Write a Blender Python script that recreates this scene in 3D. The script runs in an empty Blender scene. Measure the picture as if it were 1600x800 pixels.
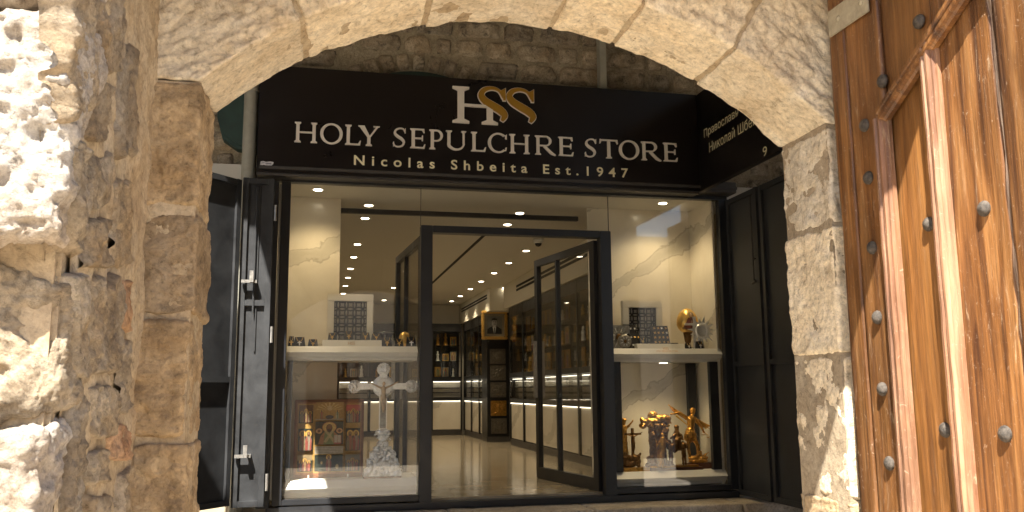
import bpy, bmesh, math, random
import numpy as np
from mathutils import Vector

# ------------------------------------------------------------------ camera, sky, sun, exposure
R = math.radians
SC = bpy.context.scene
COL = SC.collection
random.seed(7)
EYE = 1.5
FPX, YAW, PITCH, ROLL = 1359.0, R(12.687), R(8.72), R(-0.49)
_cy, _sy, _cp, _sp = math.cos(YAW), math.sin(YAW), math.cos(PITCH), math.sin(PITCH)
FWD = np.array([_sy*_cp, _cy*_cp, _sp]); _r = np.array([_cy, -_sy, 0.0]); _u = np.cross(_r, FWD)
RGT = math.cos(ROLL)*_r + math.sin(ROLL)*_u
UPV = -math.sin(ROLL)*_r + math.cos(ROLL)*_u
cd = bpy.data.cameras.new('camera'); cam = bpy.data.objects.new('camera', cd); COL.objects.link(cam)
cd.sensor_width = 36.0; cd.lens = FPX/1600*36; cd.clip_start = 0.05; cd.clip_end = 500
from mathutils import Matrix
cam.matrix_world = Matrix(((RGT[0], UPV[0], -FWD[0], 0), (RGT[1], UPV[1], -FWD[1], 0), (RGT[2], UPV[2], -FWD[2], EYE), (0, 0, 0, 1)))
SC.camera = cam

SUN_D = np.array([0.25, 0.45, -0.86]); SUN_D /= np.linalg.norm(SUN_D)
world = bpy.data.worlds.new('World'); SC.world = world; world.use_nodes = True
wn = world.node_tree; bg = wn.nodes['Background']
sky = wn.nodes.new('ShaderNodeTexSky'); sky.sky_type = 'NISHITA'; sky.sun_disc = False
sky.sun_elevation = math.asin(-SUN_D[2]); sky.sun_rotation = math.atan2(-SUN_D[0], -SUN_D[1])
sky.air_density = 1.0; sky.dust_density = 1.0; sky.ozone_density = 1.0
wn.links.new(sky.outputs[0], bg.inputs[0]); bg.inputs[1].default_value = 0.09
ld = bpy.data.lights.new('sun', 'SUN'); ld.energy = 5.0; ld.angle = R(0.53); ld.color = (1.0, 0.95, 0.86)
sun = bpy.data.objects.new('sun', ld); COL.objects.link(sun)
sun.rotation_euler = Vector(SUN_D).to_track_quat('-Z', 'Y').to_euler(); sun.location = (-6, -14, 26)
SC.view_settings.view_transform = 'Standard'; SC.view_settings.look = 'None'
SC.view_settings.gamma = 1.0; SC.view_settings.use_curve_mapping = False
SC.view_settings.exposure = 2.15
SC.render.engine = 'CYCLES'
SC.cycles.use_denoising = True; SC.cycles.max_bounces = 10; SC.cycles.diffuse_bounces = 6
SC.cycles.glossy_bounces = 4; SC.cycles.transparent_max_bounces = 16; SC.cycles.transmission_bounces = 4
SC.cycles.sample_clamp_indirect = 6.0; SC.cycles.caustics_reflective = False; SC.cycles.caustics_refractive = False

# ------------------------------------------------------------------ pixel -> direction -> point on a known surface
def ray(x, y): return RGT*(x-800)/FPX - UPV*(y-400)/FPX + FWD
def onY(x, y, Y): r = ray(x, y); p = r*Y/r[1]; return np.array([p[0], p[1], p[2]+EYE])
def onX(x, y, X): r = ray(x, y); p = r*X/r[0]; return np.array([p[0], p[1], p[2]+EYE])
def onZ(x, y, Z): r = ray(x, y); p = r*(Z-EYE)/r[2]; return np.array([p[0], p[1], Z])
NEAR, FAR, F = 2.7, 3.02, 7.5          # gate front, gate back, shop front

# ------------------------------------------------------------------ noise
def _h(ix, iy, iz, s):
    n = (ix*374761393 + iy*668265263 + iz*1274126177 + s*974711) & 0xffffffff
    n = ((n ^ (n >> 13))*1103515245) & 0xffffffff
    n = ((n ^ (n >> 16))*2246822519) & 0xffffffff
    return ((n ^ (n >> 15)) & 0xffffff)/float(0xffffff)
def vnoise(p, s=0):
    i = np.floor(p).astype(np.int64); f = p-i; f = f*f*f*(f*(f*6-15)+10)
    o = 0
    for a in (0, 1):
        wx = f[:, 0] if a else 1-f[:, 0]
        for b in (0, 1):
            wy = f[:, 1] if b else 1-f[:, 1]
            for c in (0, 1):
                wz = f[:, 2] if c else 1-f[:, 2]
                o = o + wx*wy*wz*_h(i[:, 0]+a, i[:, 1]+b, i[:, 2]+c, s)
    return o*2-1
def fbm(p, octv=4, s=0, gain=0.5, lac=2.13):
    o = 0; a = 1.0
    for k in range(octv):
        o = o + a*vnoise(p*(lac**k)+k*17.3, s+k); a *= gain
    return o
def ridged(p, octv=3, s=0):
    o = 0; a = 1.0
    for k in range(octv):
        o = o + a*(1-np.abs(vnoise(p*(2.1**k)+k*9.1, s+k))*2); a *= 0.5
    return o

# ------------------------------------------------------------------ materials
MATS = {}
def newmat(name):
    m = bpy.data.materials.new(name); m.use_nodes = True; MATS[name] = m
    nt = m.node_tree; return m, nt, nt.nodes['Principled BSDF']
def nd(nt, typ, **kw):
    n = nt.nodes.new(typ)
    for k, v in kw.items():
        if k == 'inp':
            for a, b in v.items(): n.inputs[a].default_value = b
        else: setattr(n, k, v)
    return n
def ramp(nt, fac, stops):
    r = nt.nodes.new('ShaderNodeValToRGB'); e = r.color_ramp.elements
    while len(e) < len(stops): e.new(0.5)
    for i, (p, c) in enumerate(stops):
        e[i].position = p; e[i].color = (*c, 1) if len(c) == 3 else c
    nt.links.new(fac, r.inputs[0]); return r.outputs[0]
def g(v): return (v, v, v)
def mixc(nt, fac, a, b, mode='MIX'):
    m = nt.nodes.new('ShaderNodeMix'); m.data_type = 'RGBA'; m.blend_type = mode
    for s, v in ((0, fac), (6, a), (7, b)):
        if hasattr(v, 'links'): nt.links.new(v, m.inputs[s])
        elif s == 0: m.inputs[0].default_value = v
        else: m.inputs[s].default_value = (*v, 1)
    return m.outputs[2]
def pos(nt, scale=(1, 1, 1), rand=False):
    ge = nt.nodes.new('ShaderNodeNewGeometry'); mp = nt.nodes.new('ShaderNodeMapping')
    mp.inputs['Scale'].default_value = scale
    nt.links.new(ge.outputs['Position'], mp.inputs[0])
    if not rand: return mp.outputs[0]
    oi = nt.nodes.new('ShaderNodeObjectInfo'); mu = nt.nodes.new('ShaderNodeMath'); mu.operation = 'MULTIPLY'; mu.inputs[1].default_value = 37.0
    nt.links.new(oi.outputs['Random'], mu.inputs[0])
    ad = nt.nodes.new('ShaderNodeVectorMath'); ad.operation = 'ADD'
    nt.links.new(mp.outputs[0], ad.inputs[0]); nt.links.new(mu.outputs[0], ad.inputs[1])
    return ad.outputs[0]
def noise(nt, vec, scale, detail=6, rough=0.6, dist=0.0):
    n = nd(nt, 'ShaderNodeTexNoise', inp={'Scale': scale, 'Detail': detail, 'Roughness': rough, 'Distortion': dist})
    nt.links.new(vec, n.inputs['Vector']); return n.outputs[0]
def bump(nt, bsdf, height, strength, dist=0.01, prev=None):
    b = nd(nt, 'ShaderNodeBump', inp={'Strength': strength, 'Distance': dist})
    nt.links.new(height, b.inputs['Height'])
    if prev is not None: nt.links.new(prev, b.inputs['Normal'])
    nt.links.new(b.outputs[0], bsdf.inputs['Normal']); return b.outputs[0]

def stone_mat(name, dark, mid, light, pits=0.55, stain=(0.16, 0.13, 0.10), stain_amt=0.45, sc=1.0, b1=0.6, b2=0.5, ochre=(0.42, 0.25, 0.11), ochre_amt=0.4, white=0.0):
    m, nt, bs = newmat(name); v = pos(nt, rand=True)
    n1 = noise(nt, v, 5.0*sc, 8, 0.62, 0.6)
    c = ramp(nt, n1, [(0.30, dark), (0.48, mid), (0.68, light)])
    n2 = noise(nt, v, 2.3*sc, 5, 0.6, 0.8)
    of = ramp(nt, n2, [(0.50, g(0)), (0.66, g(ochre_amt))])
    c = mixc(nt, of, c, ochre)
    n3 = noise(nt, v, 9.0*sc, 9, 0.72, 0.4)
    sf = ramp(nt, n3, [(0.52, g(0)), (0.68, g(stain_amt))])
    c = mixc(nt, sf, c, stain)
    if white:
        n6 = noise(nt, v, 6.0*sc, 7, 0.68, 1.2)
        c = mixc(nt, ramp(nt, n6, [(0.48, g(0)), (0.66, g(white))]), c, (0.66, 0.60, 0.50))
    n4 = noise(nt, v, 55*sc, 8, 0.75, 0.3)
    c = mixc(nt, 0.9, c, ramp(nt, n4, [(0.30, g(0.34)), (0.43, g(0.80)), (0.55, g(1.0)), (0.75, g(1.22))]), 'MULTIPLY')  # fine dark specks in the colour stand in for shade in pits
    n7 = noise(nt, v, 20*sc, 7, 0.72, 0.9)
    c = mixc(nt, 0.8, c, ramp(nt, n7, [(0.30, (0.46, 0.40, 0.34)), (0.44, g(0.92)), (0.7, g(1.12))]), 'MULTIPLY')  # broader hollows darkened in the colour too, as cavity shade
    oi = nd(nt, 'ShaderNodeObjectInfo'); c = mixc(nt, 1.0, c, ramp(nt, oi.outputs['Random'], [(0, (0.84, 0.84, 0.86)), (1, (1.1, 1.06, 1.0))]), 'MULTIPLY')
    nt.links.new(c, bs.inputs['Base Color']); bs.inputs['Roughness'].default_value = 0.9
    bs.inputs['Specular IOR Level'].default_value = 0.25
    vo = nd(nt, 'ShaderNodeTexVoronoi', inp={'Scale': 95*sc}); nt.links.new(v, vo.inputs['Vector'])
    vr = ramp(nt, vo.outputs['Distance'], [(0.0, g(0)), (0.35, g(1))])
    p1 = bump(nt, bs, noise(nt, v, 30*sc, 9, 0.74), b1, 0.035)
    p2 = bump(nt, bs, vr, pits*0.35, 0.006, p1)
    bump(nt, bs, noise(nt, v, 160*sc, 5, 0.75), b2, 0.006, p2)
    return m
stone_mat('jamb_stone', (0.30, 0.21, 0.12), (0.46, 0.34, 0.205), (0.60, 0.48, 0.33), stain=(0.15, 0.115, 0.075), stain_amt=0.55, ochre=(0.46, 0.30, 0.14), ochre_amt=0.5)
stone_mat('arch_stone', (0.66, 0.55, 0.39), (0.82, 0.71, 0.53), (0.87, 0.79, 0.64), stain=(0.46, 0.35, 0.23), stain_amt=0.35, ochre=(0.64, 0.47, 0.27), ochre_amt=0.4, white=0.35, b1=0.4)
stone_mat('rubble_stone', (0.36, 0.27, 0.18), (0.50, 0.40, 0.28), (0.64, 0.55, 0.43), stain=(0.17, 0.125, 0.078), stain_amt=0.65, ochre=(0.54, 0.36, 0.18), ochre_amt=0.55, b1=1.0, pits=1.2, b2=0.7)
stone_mat('quoin_stone', (0.42, 0.34, 0.25), (0.58, 0.50, 0.41), (0.68, 0.63, 0.56), stain=(0.25, 0.20, 0.15), stain_amt=0.4, ochre_amt=0.25, b1=0.8, pits=0.8)
stone_mat('red_stone', (0.30, 0.17, 0.10), (0.43, 0.27, 0.17), (0.52, 0.37, 0.25), stain_amt=0.4)
stone_mat('mortar', (0.38, 0.295, 0.19), (0.48, 0.385, 0.26), (0.56, 0.47, 0.34), stain=(0.22, 0.16, 0.10), stain_amt=0.35, ochre_amt=0.2, b1=0.35, b2=0.35, pits=0.2)
stone_mat('shop_wall_stone', (0.26, 0.215, 0.155), (0.46, 0.395, 0.30), (0.62, 0.55, 0.44), stain=(0.07, 0.062, 0.055), stain_amt=0.85, sc=1.3, ochre_amt=0.2)
stone_mat('shop_wall_mortar', (0.34, 0.30, 0.22), (0.43, 0.38, 0.285), (0.51, 0.45, 0.35), stain_amt=0.3, ochre_amt=0.1)
stone_mat('paving_stone', (0.44, 0.38, 0.30), (0.55, 0.49, 0.40), (0.64, 0.58, 0.49), stain_amt=0.25, ochre_amt=0.15, b1=0.2)

def wood_mat(name, dark, mid, light, wear=0.35, seed=0.0):
    m, nt, bs = newmat(name); v = pos(nt, (5.0, 16.0, 0.85), rand=True)
    n1 = noise(nt, v, 1.0, 7, 0.6, 1.6)
    c = ramp(nt, n1, [(0.30, dark), (0.5, mid), (0.70, light)])
    v2 = pos(nt, (40.0, 150.0, 3.5), rand=True); n2 = noise(nt, v2, 1.0, 5, 0.65, 0.3)
    c = mixc(nt, 0.8, c, ramp(nt, n2, [(0.3, g(0.5)), (0.55, g(1.0)), (0.75, g(1.25))]), 'MULTIPLY')
    v3 = pos(nt, (14.0, 42.0, 5.0), rand=True); n3 = noise(nt, v3, 1.0, 9, 0.78, 1.0)
    c = mixc(nt, ramp(nt, n3, [(0.58, g(0)), (0.66, g(wear))]), c, (0.50, 0.36, 0.22))
    v4 = pos(nt, (1.3, 3.0, 0.9)); n4 = noise(nt, v4, 1.0, 4, 0.6, 0.5)
    c = mixc(nt, 1.0, c, ramp(nt, n4, [(0.36, g(0.48)), (0.62, g(1.15))]), 'MULTIPLY')
    v5 = pos(nt, (60.0, 120.0, 1.1), rand=True); n5 = noise(nt, v5, 1.0, 4, 0.7, 0.8)
    c = mixc(nt, ramp(nt, n5, [(0.64, g(0)), (0.70, g(0.85))]), c, (0.035, 0.015, 0.008))
    v6 = pos(nt, (30.0, 34.0, 30.0)); n6 = noise(nt, v6, 1.0, 8, 0.8, 2.5)
    c = mixc(nt, ramp(nt, n6, [(0.60, g(0)), (0.64, g(wear*.9))]), c, (0.55, 0.42, 0.30))
    nt.links.new(c, bs.inputs['Base Color'])
    nt.links.new(ramp(nt, n3, [(0.4, g(0.36)), (0.7, g(0.7))]), bs.inputs['Roughness'])
    p1 = bump(nt, bs, n2, 0.35, 0.004); bump(nt, bs, n3, 0.25, 0.006, p1)
    return m
wood_mat('door_wood', (0.060, 0.022, 0.008), (0.205, 0.084, 0.024), (0.37, 0.180, 0.062), wear=0.5)
wood_mat('panel_wood', (0.14, 0.054, 0.013), (0.235, 0.098, 0.025), (0.31, 0.140, 0.040), wear=0.10)
wood_mat('moulding_wood', (0.14, 0.06, 0.03), (0.28, 0.14, 0.075), (0.42, 0.25, 0.15), wear=0.5)
wood_mat('split_wood', (0.06, 0.035, 0.02), (0.20, 0.13, 0.09), (0.42, 0.34, 0.27), wear=0.4)

def simple(name, col, rough=0.5, metal=0.0, var=0.15, sc=8.0, bmp=0.0, spec=0.5):
    m, nt, bs = newmat(name); v = pos(nt); n = noise(nt, v, sc, 6, 0.65, 0.4)
    c = mixc(nt, 1.0, col, ramp(nt, n, [(0.3, g(1-var)), (0.7, g(1+var))]), 'MULTIPLY')
    nt.links.new(c, bs.inputs['Base Color']); bs.inputs['Metallic'].default_value = metal
    nt.links.new(ramp(nt, n, [(0.3, g(max(0.03, rough*0.8))), (0.7, g(min(1, rough*1.2)))]), bs.inputs['Roughness'])
    bs.inputs['Specular IOR Level'].default_value = spec
    if bmp: bump(nt, bs, noise(nt, v, sc*6, 6, 0.7), bmp, 0.004)
    return m
simple('shutter_paint', (0.036, 0.037, 0.039), 0.5, 0, 0.35, 5, 0.06, 0.3)
simple('frame_black', (0.020, 0.021, 0.024), 0.38, 0, 0.15, 6)
simple('reflection_grey', (0.30, 0.29, 0.26), 0.4, 0.3)
simple('housing_grey', (0.055, 0.050, 0.046), 0.55, 0, 0.3, 9, 0.1)
simple('sign_black', (0.010, 0.0075, 0.0075), 0.33, 0, 0.1, 4)
simple('letter_cream', (0.78, 0.73, 0.66), 0.4, 0, 0.03)
simple('letter_gold', (0.42, 0.235, 0.03), 0.38, 0.25, 0.05)
simple('letter_yellow', (0.86, 0.80, 0.55), 0.45, 0, 0.03)
simple('iron_nail', (0.085, 0.07, 0.056), 0.62, 0.25, 0.7, 70, 0.9)
simple('iron_strap', (0.34, 0.30, 0.22), 0.6, 0.0, 0.25, 30, 0.3)
simple('steel_bare', (0.42, 0.40, 0.37), 0.4, 0.7, 0.25, 40, 0.1)
simple('pipe_paint', (0.38, 0.37, 0.31), 0.5, 0, 0.15, 8)
simple('green_paint', (0.022, 0.05, 0.042), 0.6, 0, 0.3, 10, 0.2)
simple('white_paint', (0.72, 0.70, 0.64), 0.4, 0, 0.03)
simple('cream_paint', (0.70, 0.66, 0.56), 0.45, 0, 0.03)
simple('ceiling_paint', (0.62, 0.60, 0.54), 0.8, 0, 0.03)
simple('cabinet_black', (0.012, 0.011, 0.010), 0.35, 0, 0.1)
simple('dark_void', (0.012, 0.011, 0.010), 0.8)
simple('velvet_black', (0.014, 0.014, 0.016), 0.9, 0, 0.1)
simple('gold_metal', (0.82, 0.52, 0.15), 0.32, 0.65, 0.15, 40, 0.06)
simple('pewter_dark', (0.15, 0.13, 0.10), 0.45, 0.6, 0.4, 50, 0.3)
simple('gilt_bronze', (0.52, 0.27, 0.055), 0.36, 0.85, 0.5, 30, 0.3)
simple('pale_bronze', (0.62, 0.45, 0.28), 0.42, 0.4, 0.2, 40)
simple('bronze_dark', (0.20, 0.10, 0.03), 0.45, 0.7, 0.5, 30, 0.4)
simple('silver_metal', (0.92, 0.91, 0.88), 0.32, 0.35, 0.16, 45, 0.25)
simple('silver_dull', (0.36, 0.34, 0.29), 0.42, 0.7, 0.4, 60, 0.6)
simple('plinth_wood', (0.10, 0.035, 0.015), 0.35, 0, 0.2, 20)
simple('icon_wood', (0.20, 0.075, 0.030), 0.45, 0, 0.25, 25)
simple('plastic_white', (0.70, 0.69, 0.66), 0.35)
simple('clear_plastic', (0.75, 0.74, 0.70), 0.15)
simple('house_plaster', (0.55, 0.49, 0.40), 0.9, 0, 0.15, 3, 0.1)

def floor_mat():
    m, nt, bs = newmat('shop_floor_tile'); v = pos(nt)
    n = noise(nt, v, 2.2, 7, 0.65, 1.5); c = ramp(nt, n, [(0.3, (0.36, 0.29, 0.19)), (0.6, (0.48, 0.40, 0.28)), (0.75, (0.54, 0.47, 0.35))])
    nt.links.new(c, bs.inputs['Base Color']); bs.inputs['Roughness'].default_value = 0.13
floor_mat()
def marble_mat():
    m, nt, bs = newmat('cream_marble'); v = pos(nt)
    mp = nd(nt, 'ShaderNodeMapping', inp={'Rotation': (0, R(-58), R(20)), 'Scale': (1, 1, 1)}); nt.links.new(v, mp.inputs[0])
    n = noise(nt, v, 1.6, 5, 0.6, 1.0)
    vm = nd(nt, 'ShaderNodeVectorMath', operation='SCALE', inp={3: 0.42})
    cc = nd(nt, 'ShaderNodeTexNoise', inp={'Scale': 1.9, 'Detail': 5, 'Roughness': 0.62}); nt.links.new(v, cc.inputs['Vector'])
    nt.links.new(cc.outputs['Color'], vm.inputs[0])
    ad = nd(nt, 'ShaderNodeVectorMath', operation='ADD'); nt.links.new(mp.outputs[0], ad.inputs[0]); nt.links.new(vm.outputs[0], ad.inputs[1])
    w = nd(nt, 'ShaderNodeTexWave', wave_type='BANDS', bands_direction='X', inp={'Scale': 0.36, 'Distortion': 3.0, 'Detail': 3, 'Detail Scale': 1.4})
    nt.links.new(ad.outputs[0], w.inputs['Vector'])
    vein = ramp(nt, w.outputs['Fac'], [(0.0, g(0)), (0.955, g(0.0)), (0.965, g(0.8)), (0.98, g(0.35)), (1.0, g(0.5))])
    c = mixc(nt, vein, ramp(nt, n, [(0.3, (0.66, 0.60, 0.49)), (0.7, (0.75, 0.70, 0.59))]), (0.36, 0.33, 0.27))
    nt.links.new(c, bs.inputs['Base Color']); bs.inputs['Roughness'].default_value = 0.22
marble_mat()
def glass_mat(name='glass', tint=(0.97, 0.97, 0.96)):
    m, nt, bs = newmat(name); nt.nodes.remove(bs)
    ge = nd(nt, 'ShaderNodeNewGeometry'); d = nd(nt, 'ShaderNodeVectorMath', operation='DOT_PRODUCT')
    nt.links.new(ge.outputs['Incoming'], d.inputs[0]); nt.links.new(ge.outputs['Normal'], d.inputs[1])
    a = nd(nt, 'ShaderNodeMath', operation='ABSOLUTE'); nt.links.new(d.outputs['Value'], a.inputs[0])
    s = nd(nt, 'ShaderNodeMath', operation='SUBTRACT', inp={0: 1.0}); nt.links.new(a.outputs[0], s.inputs[1])
    p = nd(nt, 'ShaderNodeMath', operation='POWER', inp={1: 5.0}); nt.links.new(s.outputs[0], p.inputs[0])
    q = nd(nt, 'ShaderNodeMath', operation='MULTIPLY_ADD', inp={1: 0.95, 2: 0.042}); nt.links.new(p.outputs[0], q.inputs[0])
    t = nd(nt, 'ShaderNodeBsdfTransparent'); t.inputs[0].default_value = (*tint, 1)
    gl = nd(nt, 'ShaderNodeBsdfGlossy', inp={'Roughness': 0.0}); mx = nd(nt, 'ShaderNodeMixShader')
    nt.links.new(q.outputs[0], mx.inputs[0]); nt.links.new(t.outputs[0], mx.inputs[1]); nt.links.new(gl.outputs[0], mx.inputs[2])
    nt.links.new(mx.outputs[0], nt.nodes['Material Output'].inputs[0])
glass_mat()
def paint_mat():
    m, nt, bs = newmat('painted_print'); at = nd(nt, 'ShaderNodeAttribute', attribute_name='Col')
    n = noise(nt, pos(nt), 60, 6, 0.7)
    nt.links.new(mixc(nt, 1.0, at.outputs['Color'], ramp(nt, n, [(0.3, g(0.7)), (0.7, g(1.2))]), 'MULTIPLY'), bs.inputs['Base Color'])
    bs.inputs['Roughness'].default_value = 0.35
paint_mat()
def emis(name, col, st):
    m, nt, bs = newmat(name); bs.inputs['Base Color'].default_value = (*col, 1)
    bs.inputs['Emission Color'].default_value = (*col, 1); bs.inputs['Emission Strength'].default_value = st
emis('lamp_glow', (1.0, 0.86, 0.62), 5.0)
emis('led_glow', (1.0, 0.90, 0.70), 1.0)

# ------------------------------------------------------------------ object helpers
WL = {}
def prop(o, label=None, cat=None, group=None, kind=None):
    if label: o['label'] = label
    if cat: o['category'] = cat
    if group: o['group'] = group
    if kind: o['kind'] = kind
    return o
def thing(name, loc, label, cat, group=None):
    o = bpy.data.objects.new(name, None); COL.objects.link(o); o.location = loc; o.empty_display_size = 0.1
    WL[o.name] = np.array(loc, float); return prop(o, label, cat, group)
def link(name, verts, faces, mat, parent=None, smooth=False, mats=None):
    verts = np.asarray(verts, float)
    if parent is not None: org = WL[parent.name]
    else: org = np.array([(verts[:, 0].min()+verts[:, 0].max())/2, (verts[:, 1].min()+verts[:, 1].max())/2, verts[:, 2].min()])
    me = bpy.data.meshes.new(name); v = verts-org
    if isinstance(faces, np.ndarray) and faces.ndim == 2:
        n, k = faces.shape
        me.vertices.add(len(v)); me.vertices.foreach_set('co', v.astype(np.float32).ravel())
        me.loops.add(n*k); me.loops.foreach_set('vertex_index', faces.astype(np.int32).ravel())
        me.polygons.add(n); me.polygons.foreach_set('loop_start', np.arange(0, n*k, k, dtype=np.int32))
        me.update(calc_edges=True); me.validate()
    else:
        me.from_pydata([tuple(p) for p in v], [], [tuple(f) for f in faces]); me.update()
    if smooth: me.polygons.foreach_set('use_smooth', np.ones(len(me.polygons), dtype=bool))
    for mt in (mats or [mat]): me.materials.append(MATS[mt])
    o = bpy.data.objects.new(name, me); COL.objects.link(o)
    if parent is not None: o.parent = parent; o.location = (0, 0, 0)
    else: o.location = org
    WL[o.name] = org
    return o
class MB:
    def __init__(s): s.v = []; s.f = []
    def add(s, v, f):
        b = len(s.v); s.v += [tuple(map(float, p)) for p in v]; s.f += [tuple(b+i for i in q) for q in f]; return s
    def box(s, x0, x1, y0, y1, z0, z1, bev=0.0):
        x0, x1 = min(x0, x1), max(x0, x1); y0, y1 = min(y0, y1), max(y0, y1); z0, z1 = min(z0, z1), max(z0, z1)
        if bev:
            b = min(bev, (x1-x0)*.45, (y1-y0)*.45, (z1-z0)*.45)
            bm = bmesh.new(); bmesh.ops.create_cube(bm, size=1)
            for q in bm.verts: q.co = ((x0+x1)/2+q.co.x*(x1-x0), (y0+y1)/2+q.co.y*(y1-y0), (z0+z1)/2+q.co.z*(z1-z0))
            bmesh.ops.bevel(bm, geom=list(bm.edges), offset=b, segments=2, affect='EDGES')
            s.add([q.co for q in bm.verts], [[q.index for q in f.verts] for f in bm.faces]) if not bm.verts.index_update() else 0
            bm.free(); return s
        v = [(x0, y0, z0), (x1, y0, z0), (x1, y1, z0), (x0, y1, z0), (x0, y0, z1), (x1, y0, z1), (x1, y1, z1), (x0, y1, z1)]
        return s.add(v, [(0, 3, 2, 1), (4, 5, 6, 7), (0, 1, 5, 4), (1, 2, 6, 5), (2, 3, 7, 6), (3, 0, 4, 7)])
    def tube(s, pts, r, n=10, cap=True):
        pts = [Vector([float(k) for k in p]) for p in pts]; rs = [float(q) for q in (r if isinstance(r, (list, tuple)) else [r]*len(pts))]; rings = []
        for i, p in enumerate(pts):
            t = (pts[min(i+1, len(pts)-1)]-pts[max(i-1, 0)]).normalized()
            a = Vector((0, 0, 1)) if abs(t.z) < 0.9 else Vector((1, 0, 0))
            e1 = t.cross(a).normalized(); e2 = t.cross(e1)
            rings.append([p+rs[i]*(math.cos(k*2*math.pi/n)*e1+math.sin(k*2*math.pi/n)*e2) for k in range(n)])
        b = [q for rg in rings for q in rg]; f = []
        for i in range(len(pts)-1):
            for k in range(n): f.append((i*n+k, i*n+(k+1) % n, (i+1)*n+(k+1) % n, (i+1)*n+k))
        if cap: f.append(tuple(range(n))[::-1]); f.append(tuple((len(pts)-1)*n+k for k in range(n)))
        return s.add(b, f)
    def lathe(s, c, prof, n=20, axis=(0, 0, 1)):
        ax = Vector(axis).normalized(); a = Vector((1, 0, 0)) if abs(ax.x) < 0.9 else Vector((0, 1, 0))
        e1 = ax.cross(a).normalized(); e2 = ax.cross(e1); c = Vector([float(q) for q in c]); v = []; f = []
        for (r, h) in prof:
            r, h = float(r), float(h)
            for k in range(n): v.append(c+ax*h+r*(math.cos(k*2*math.pi/n)*e1+math.sin(k*2*math.pi/n)*e2))
        for i in range(len(prof)-1):
            for k in range(n): f.append((i*n+k, i*n+(k+1) % n, (i+1)*n+(k+1) % n, (i+1)*n+k))
        f.append(tuple(range(n))[::-1]); f.append(tuple((len(prof)-1)*n+k for k in range(n)))
        return s.add(v, f)
    def prism(s, poly, o, u, w, n, d):       # 2D polygon in frame (o,u,w) extruded along n by d
        o, u, w, n = map(lambda q: np.array(q, float), (o, u, w, n)); k = len(poly)
        a = [o+u*p[0]+w*p[1] for p in poly]; b = [p+n*d for p in a]
        return s.add(a+b, [tuple(range(k))[::-1], tuple(range(k, 2*k))]+[(i, (i+1) % k, k+(i+1) % k, k+i) for i in range(k)])
    def ico(s, c, r, sub=2):
        bm = bmesh.new(); bmesh.ops.create_icosphere(bm, subdivisions=sub, radius=1); bm.verts.index_update()
        rr = r if isinstance(r, (tuple, list)) else (r, r, r)
        s.add([(c[0]+q.co.x*rr[0], c[1]+q.co.y*rr[1], c[2]+q.co.z*rr[2]) for q in bm.verts], [[q.index for q in f.verts] for f in bm.faces]); bm.free(); return s
    def build(s, name, mat, parent=None, smooth=False): return link(name, s.v, s.f, mat, parent, smooth)
def boxo(name, mat, parent, x0, x1, y0, y1, z0, z1, bev=0.0): return MB().box(x0, x1, y0, y1, z0, z1, bev).build(name, mat, parent)

# rough block: dense box with rounded, chipped edges; mapping f(local pts)->world
def rough_block(name, mat, parent, lo, hi, step, rad, amp, freq, seed, mapf=None, chip=1.0, groove=None, warp=0.0):
    lo = np.array(lo, float); hi = np.array(hi, float); c = (lo+hi)/2; h = (hi-lo)/2
    n = np.maximum(2, np.ceil((hi-lo)/step).astype(int)); P = []; Q = []; base = 0
    for ax in range(3):
        a, b = [(1, 2), (2, 0), (0, 1)][ax]
        for sg in (-1, 1):
            ua = np.linspace(-1, 1, n[a]+1); ub = np.linspace(-1, 1, n[b]+1); A, B = np.meshgrid(ua, ub, indexing='ij')
            p = np.zeros((A.size, 3)); p[:, ax] = sg; p[:, a] = A.ravel(); p[:, b] = B.ravel()
            i, j = np.meshgrid(np.arange(n[a]), np.arange(n[b]), indexing='ij'); i = i.ravel(); j = j.ravel(); w = n[b]+1
            q = np.stack([i*w+j, (i+1)*w+j, (i+1)*w+j+1, i*w+j+1], 1)+base
            Q.append(q if sg > 0 else q[:, ::-1]); P.append(p); base += len(p)
    P = np.concatenate(P); Q = np.concatenate(Q)
    key = np.round(P*100000).astype(np.int64); _, idx, inv = np.unique(key, axis=0, return_index=True, return_inverse=True)
    P = P[idx]; Q = inv.reshape(-1)[Q]
    L = P*h
    q0 = vnoise((L+c)*7+seed*3.7, seed)                       # uneven rounding
    rr = np.clip(rad*(1+0.7*q0*chip), 0.002, min(h)*0.9)[:, None]
    K = np.clip(L, -(h-rr), (h-rr)); d = L-K; ln = np.linalg.norm(d, axis=1, keepdims=True); nrm = d/np.maximum(ln, 1e-9)
    L = K+nrm*rr
    W = L+c
    if warp: W = W+warp*np.stack([fbm(W*4.5+seed*1.3+q*31, 3, seed+q) for q in range(3)], 1)
    t = fbm(W*freq+seed*11.3, 5, seed, 0.55); t2 = ridged(W*freq*2.6+seed*5.1, 3, seed+9)
    disp = amp*(0.75*t-0.22*np.abs(t2-0.6))
    disp += -amp*1.6*np.clip(vnoise(W*freq*1.7+seed, seed+31)-0.45, 0, 1)
    if groove: disp += groove(W)
    W = W+nrm*disp[:, None]
    if mapf is not None: W = mapf(W)
    return link(name, W, Q, mat, parent, smooth=True)

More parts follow.
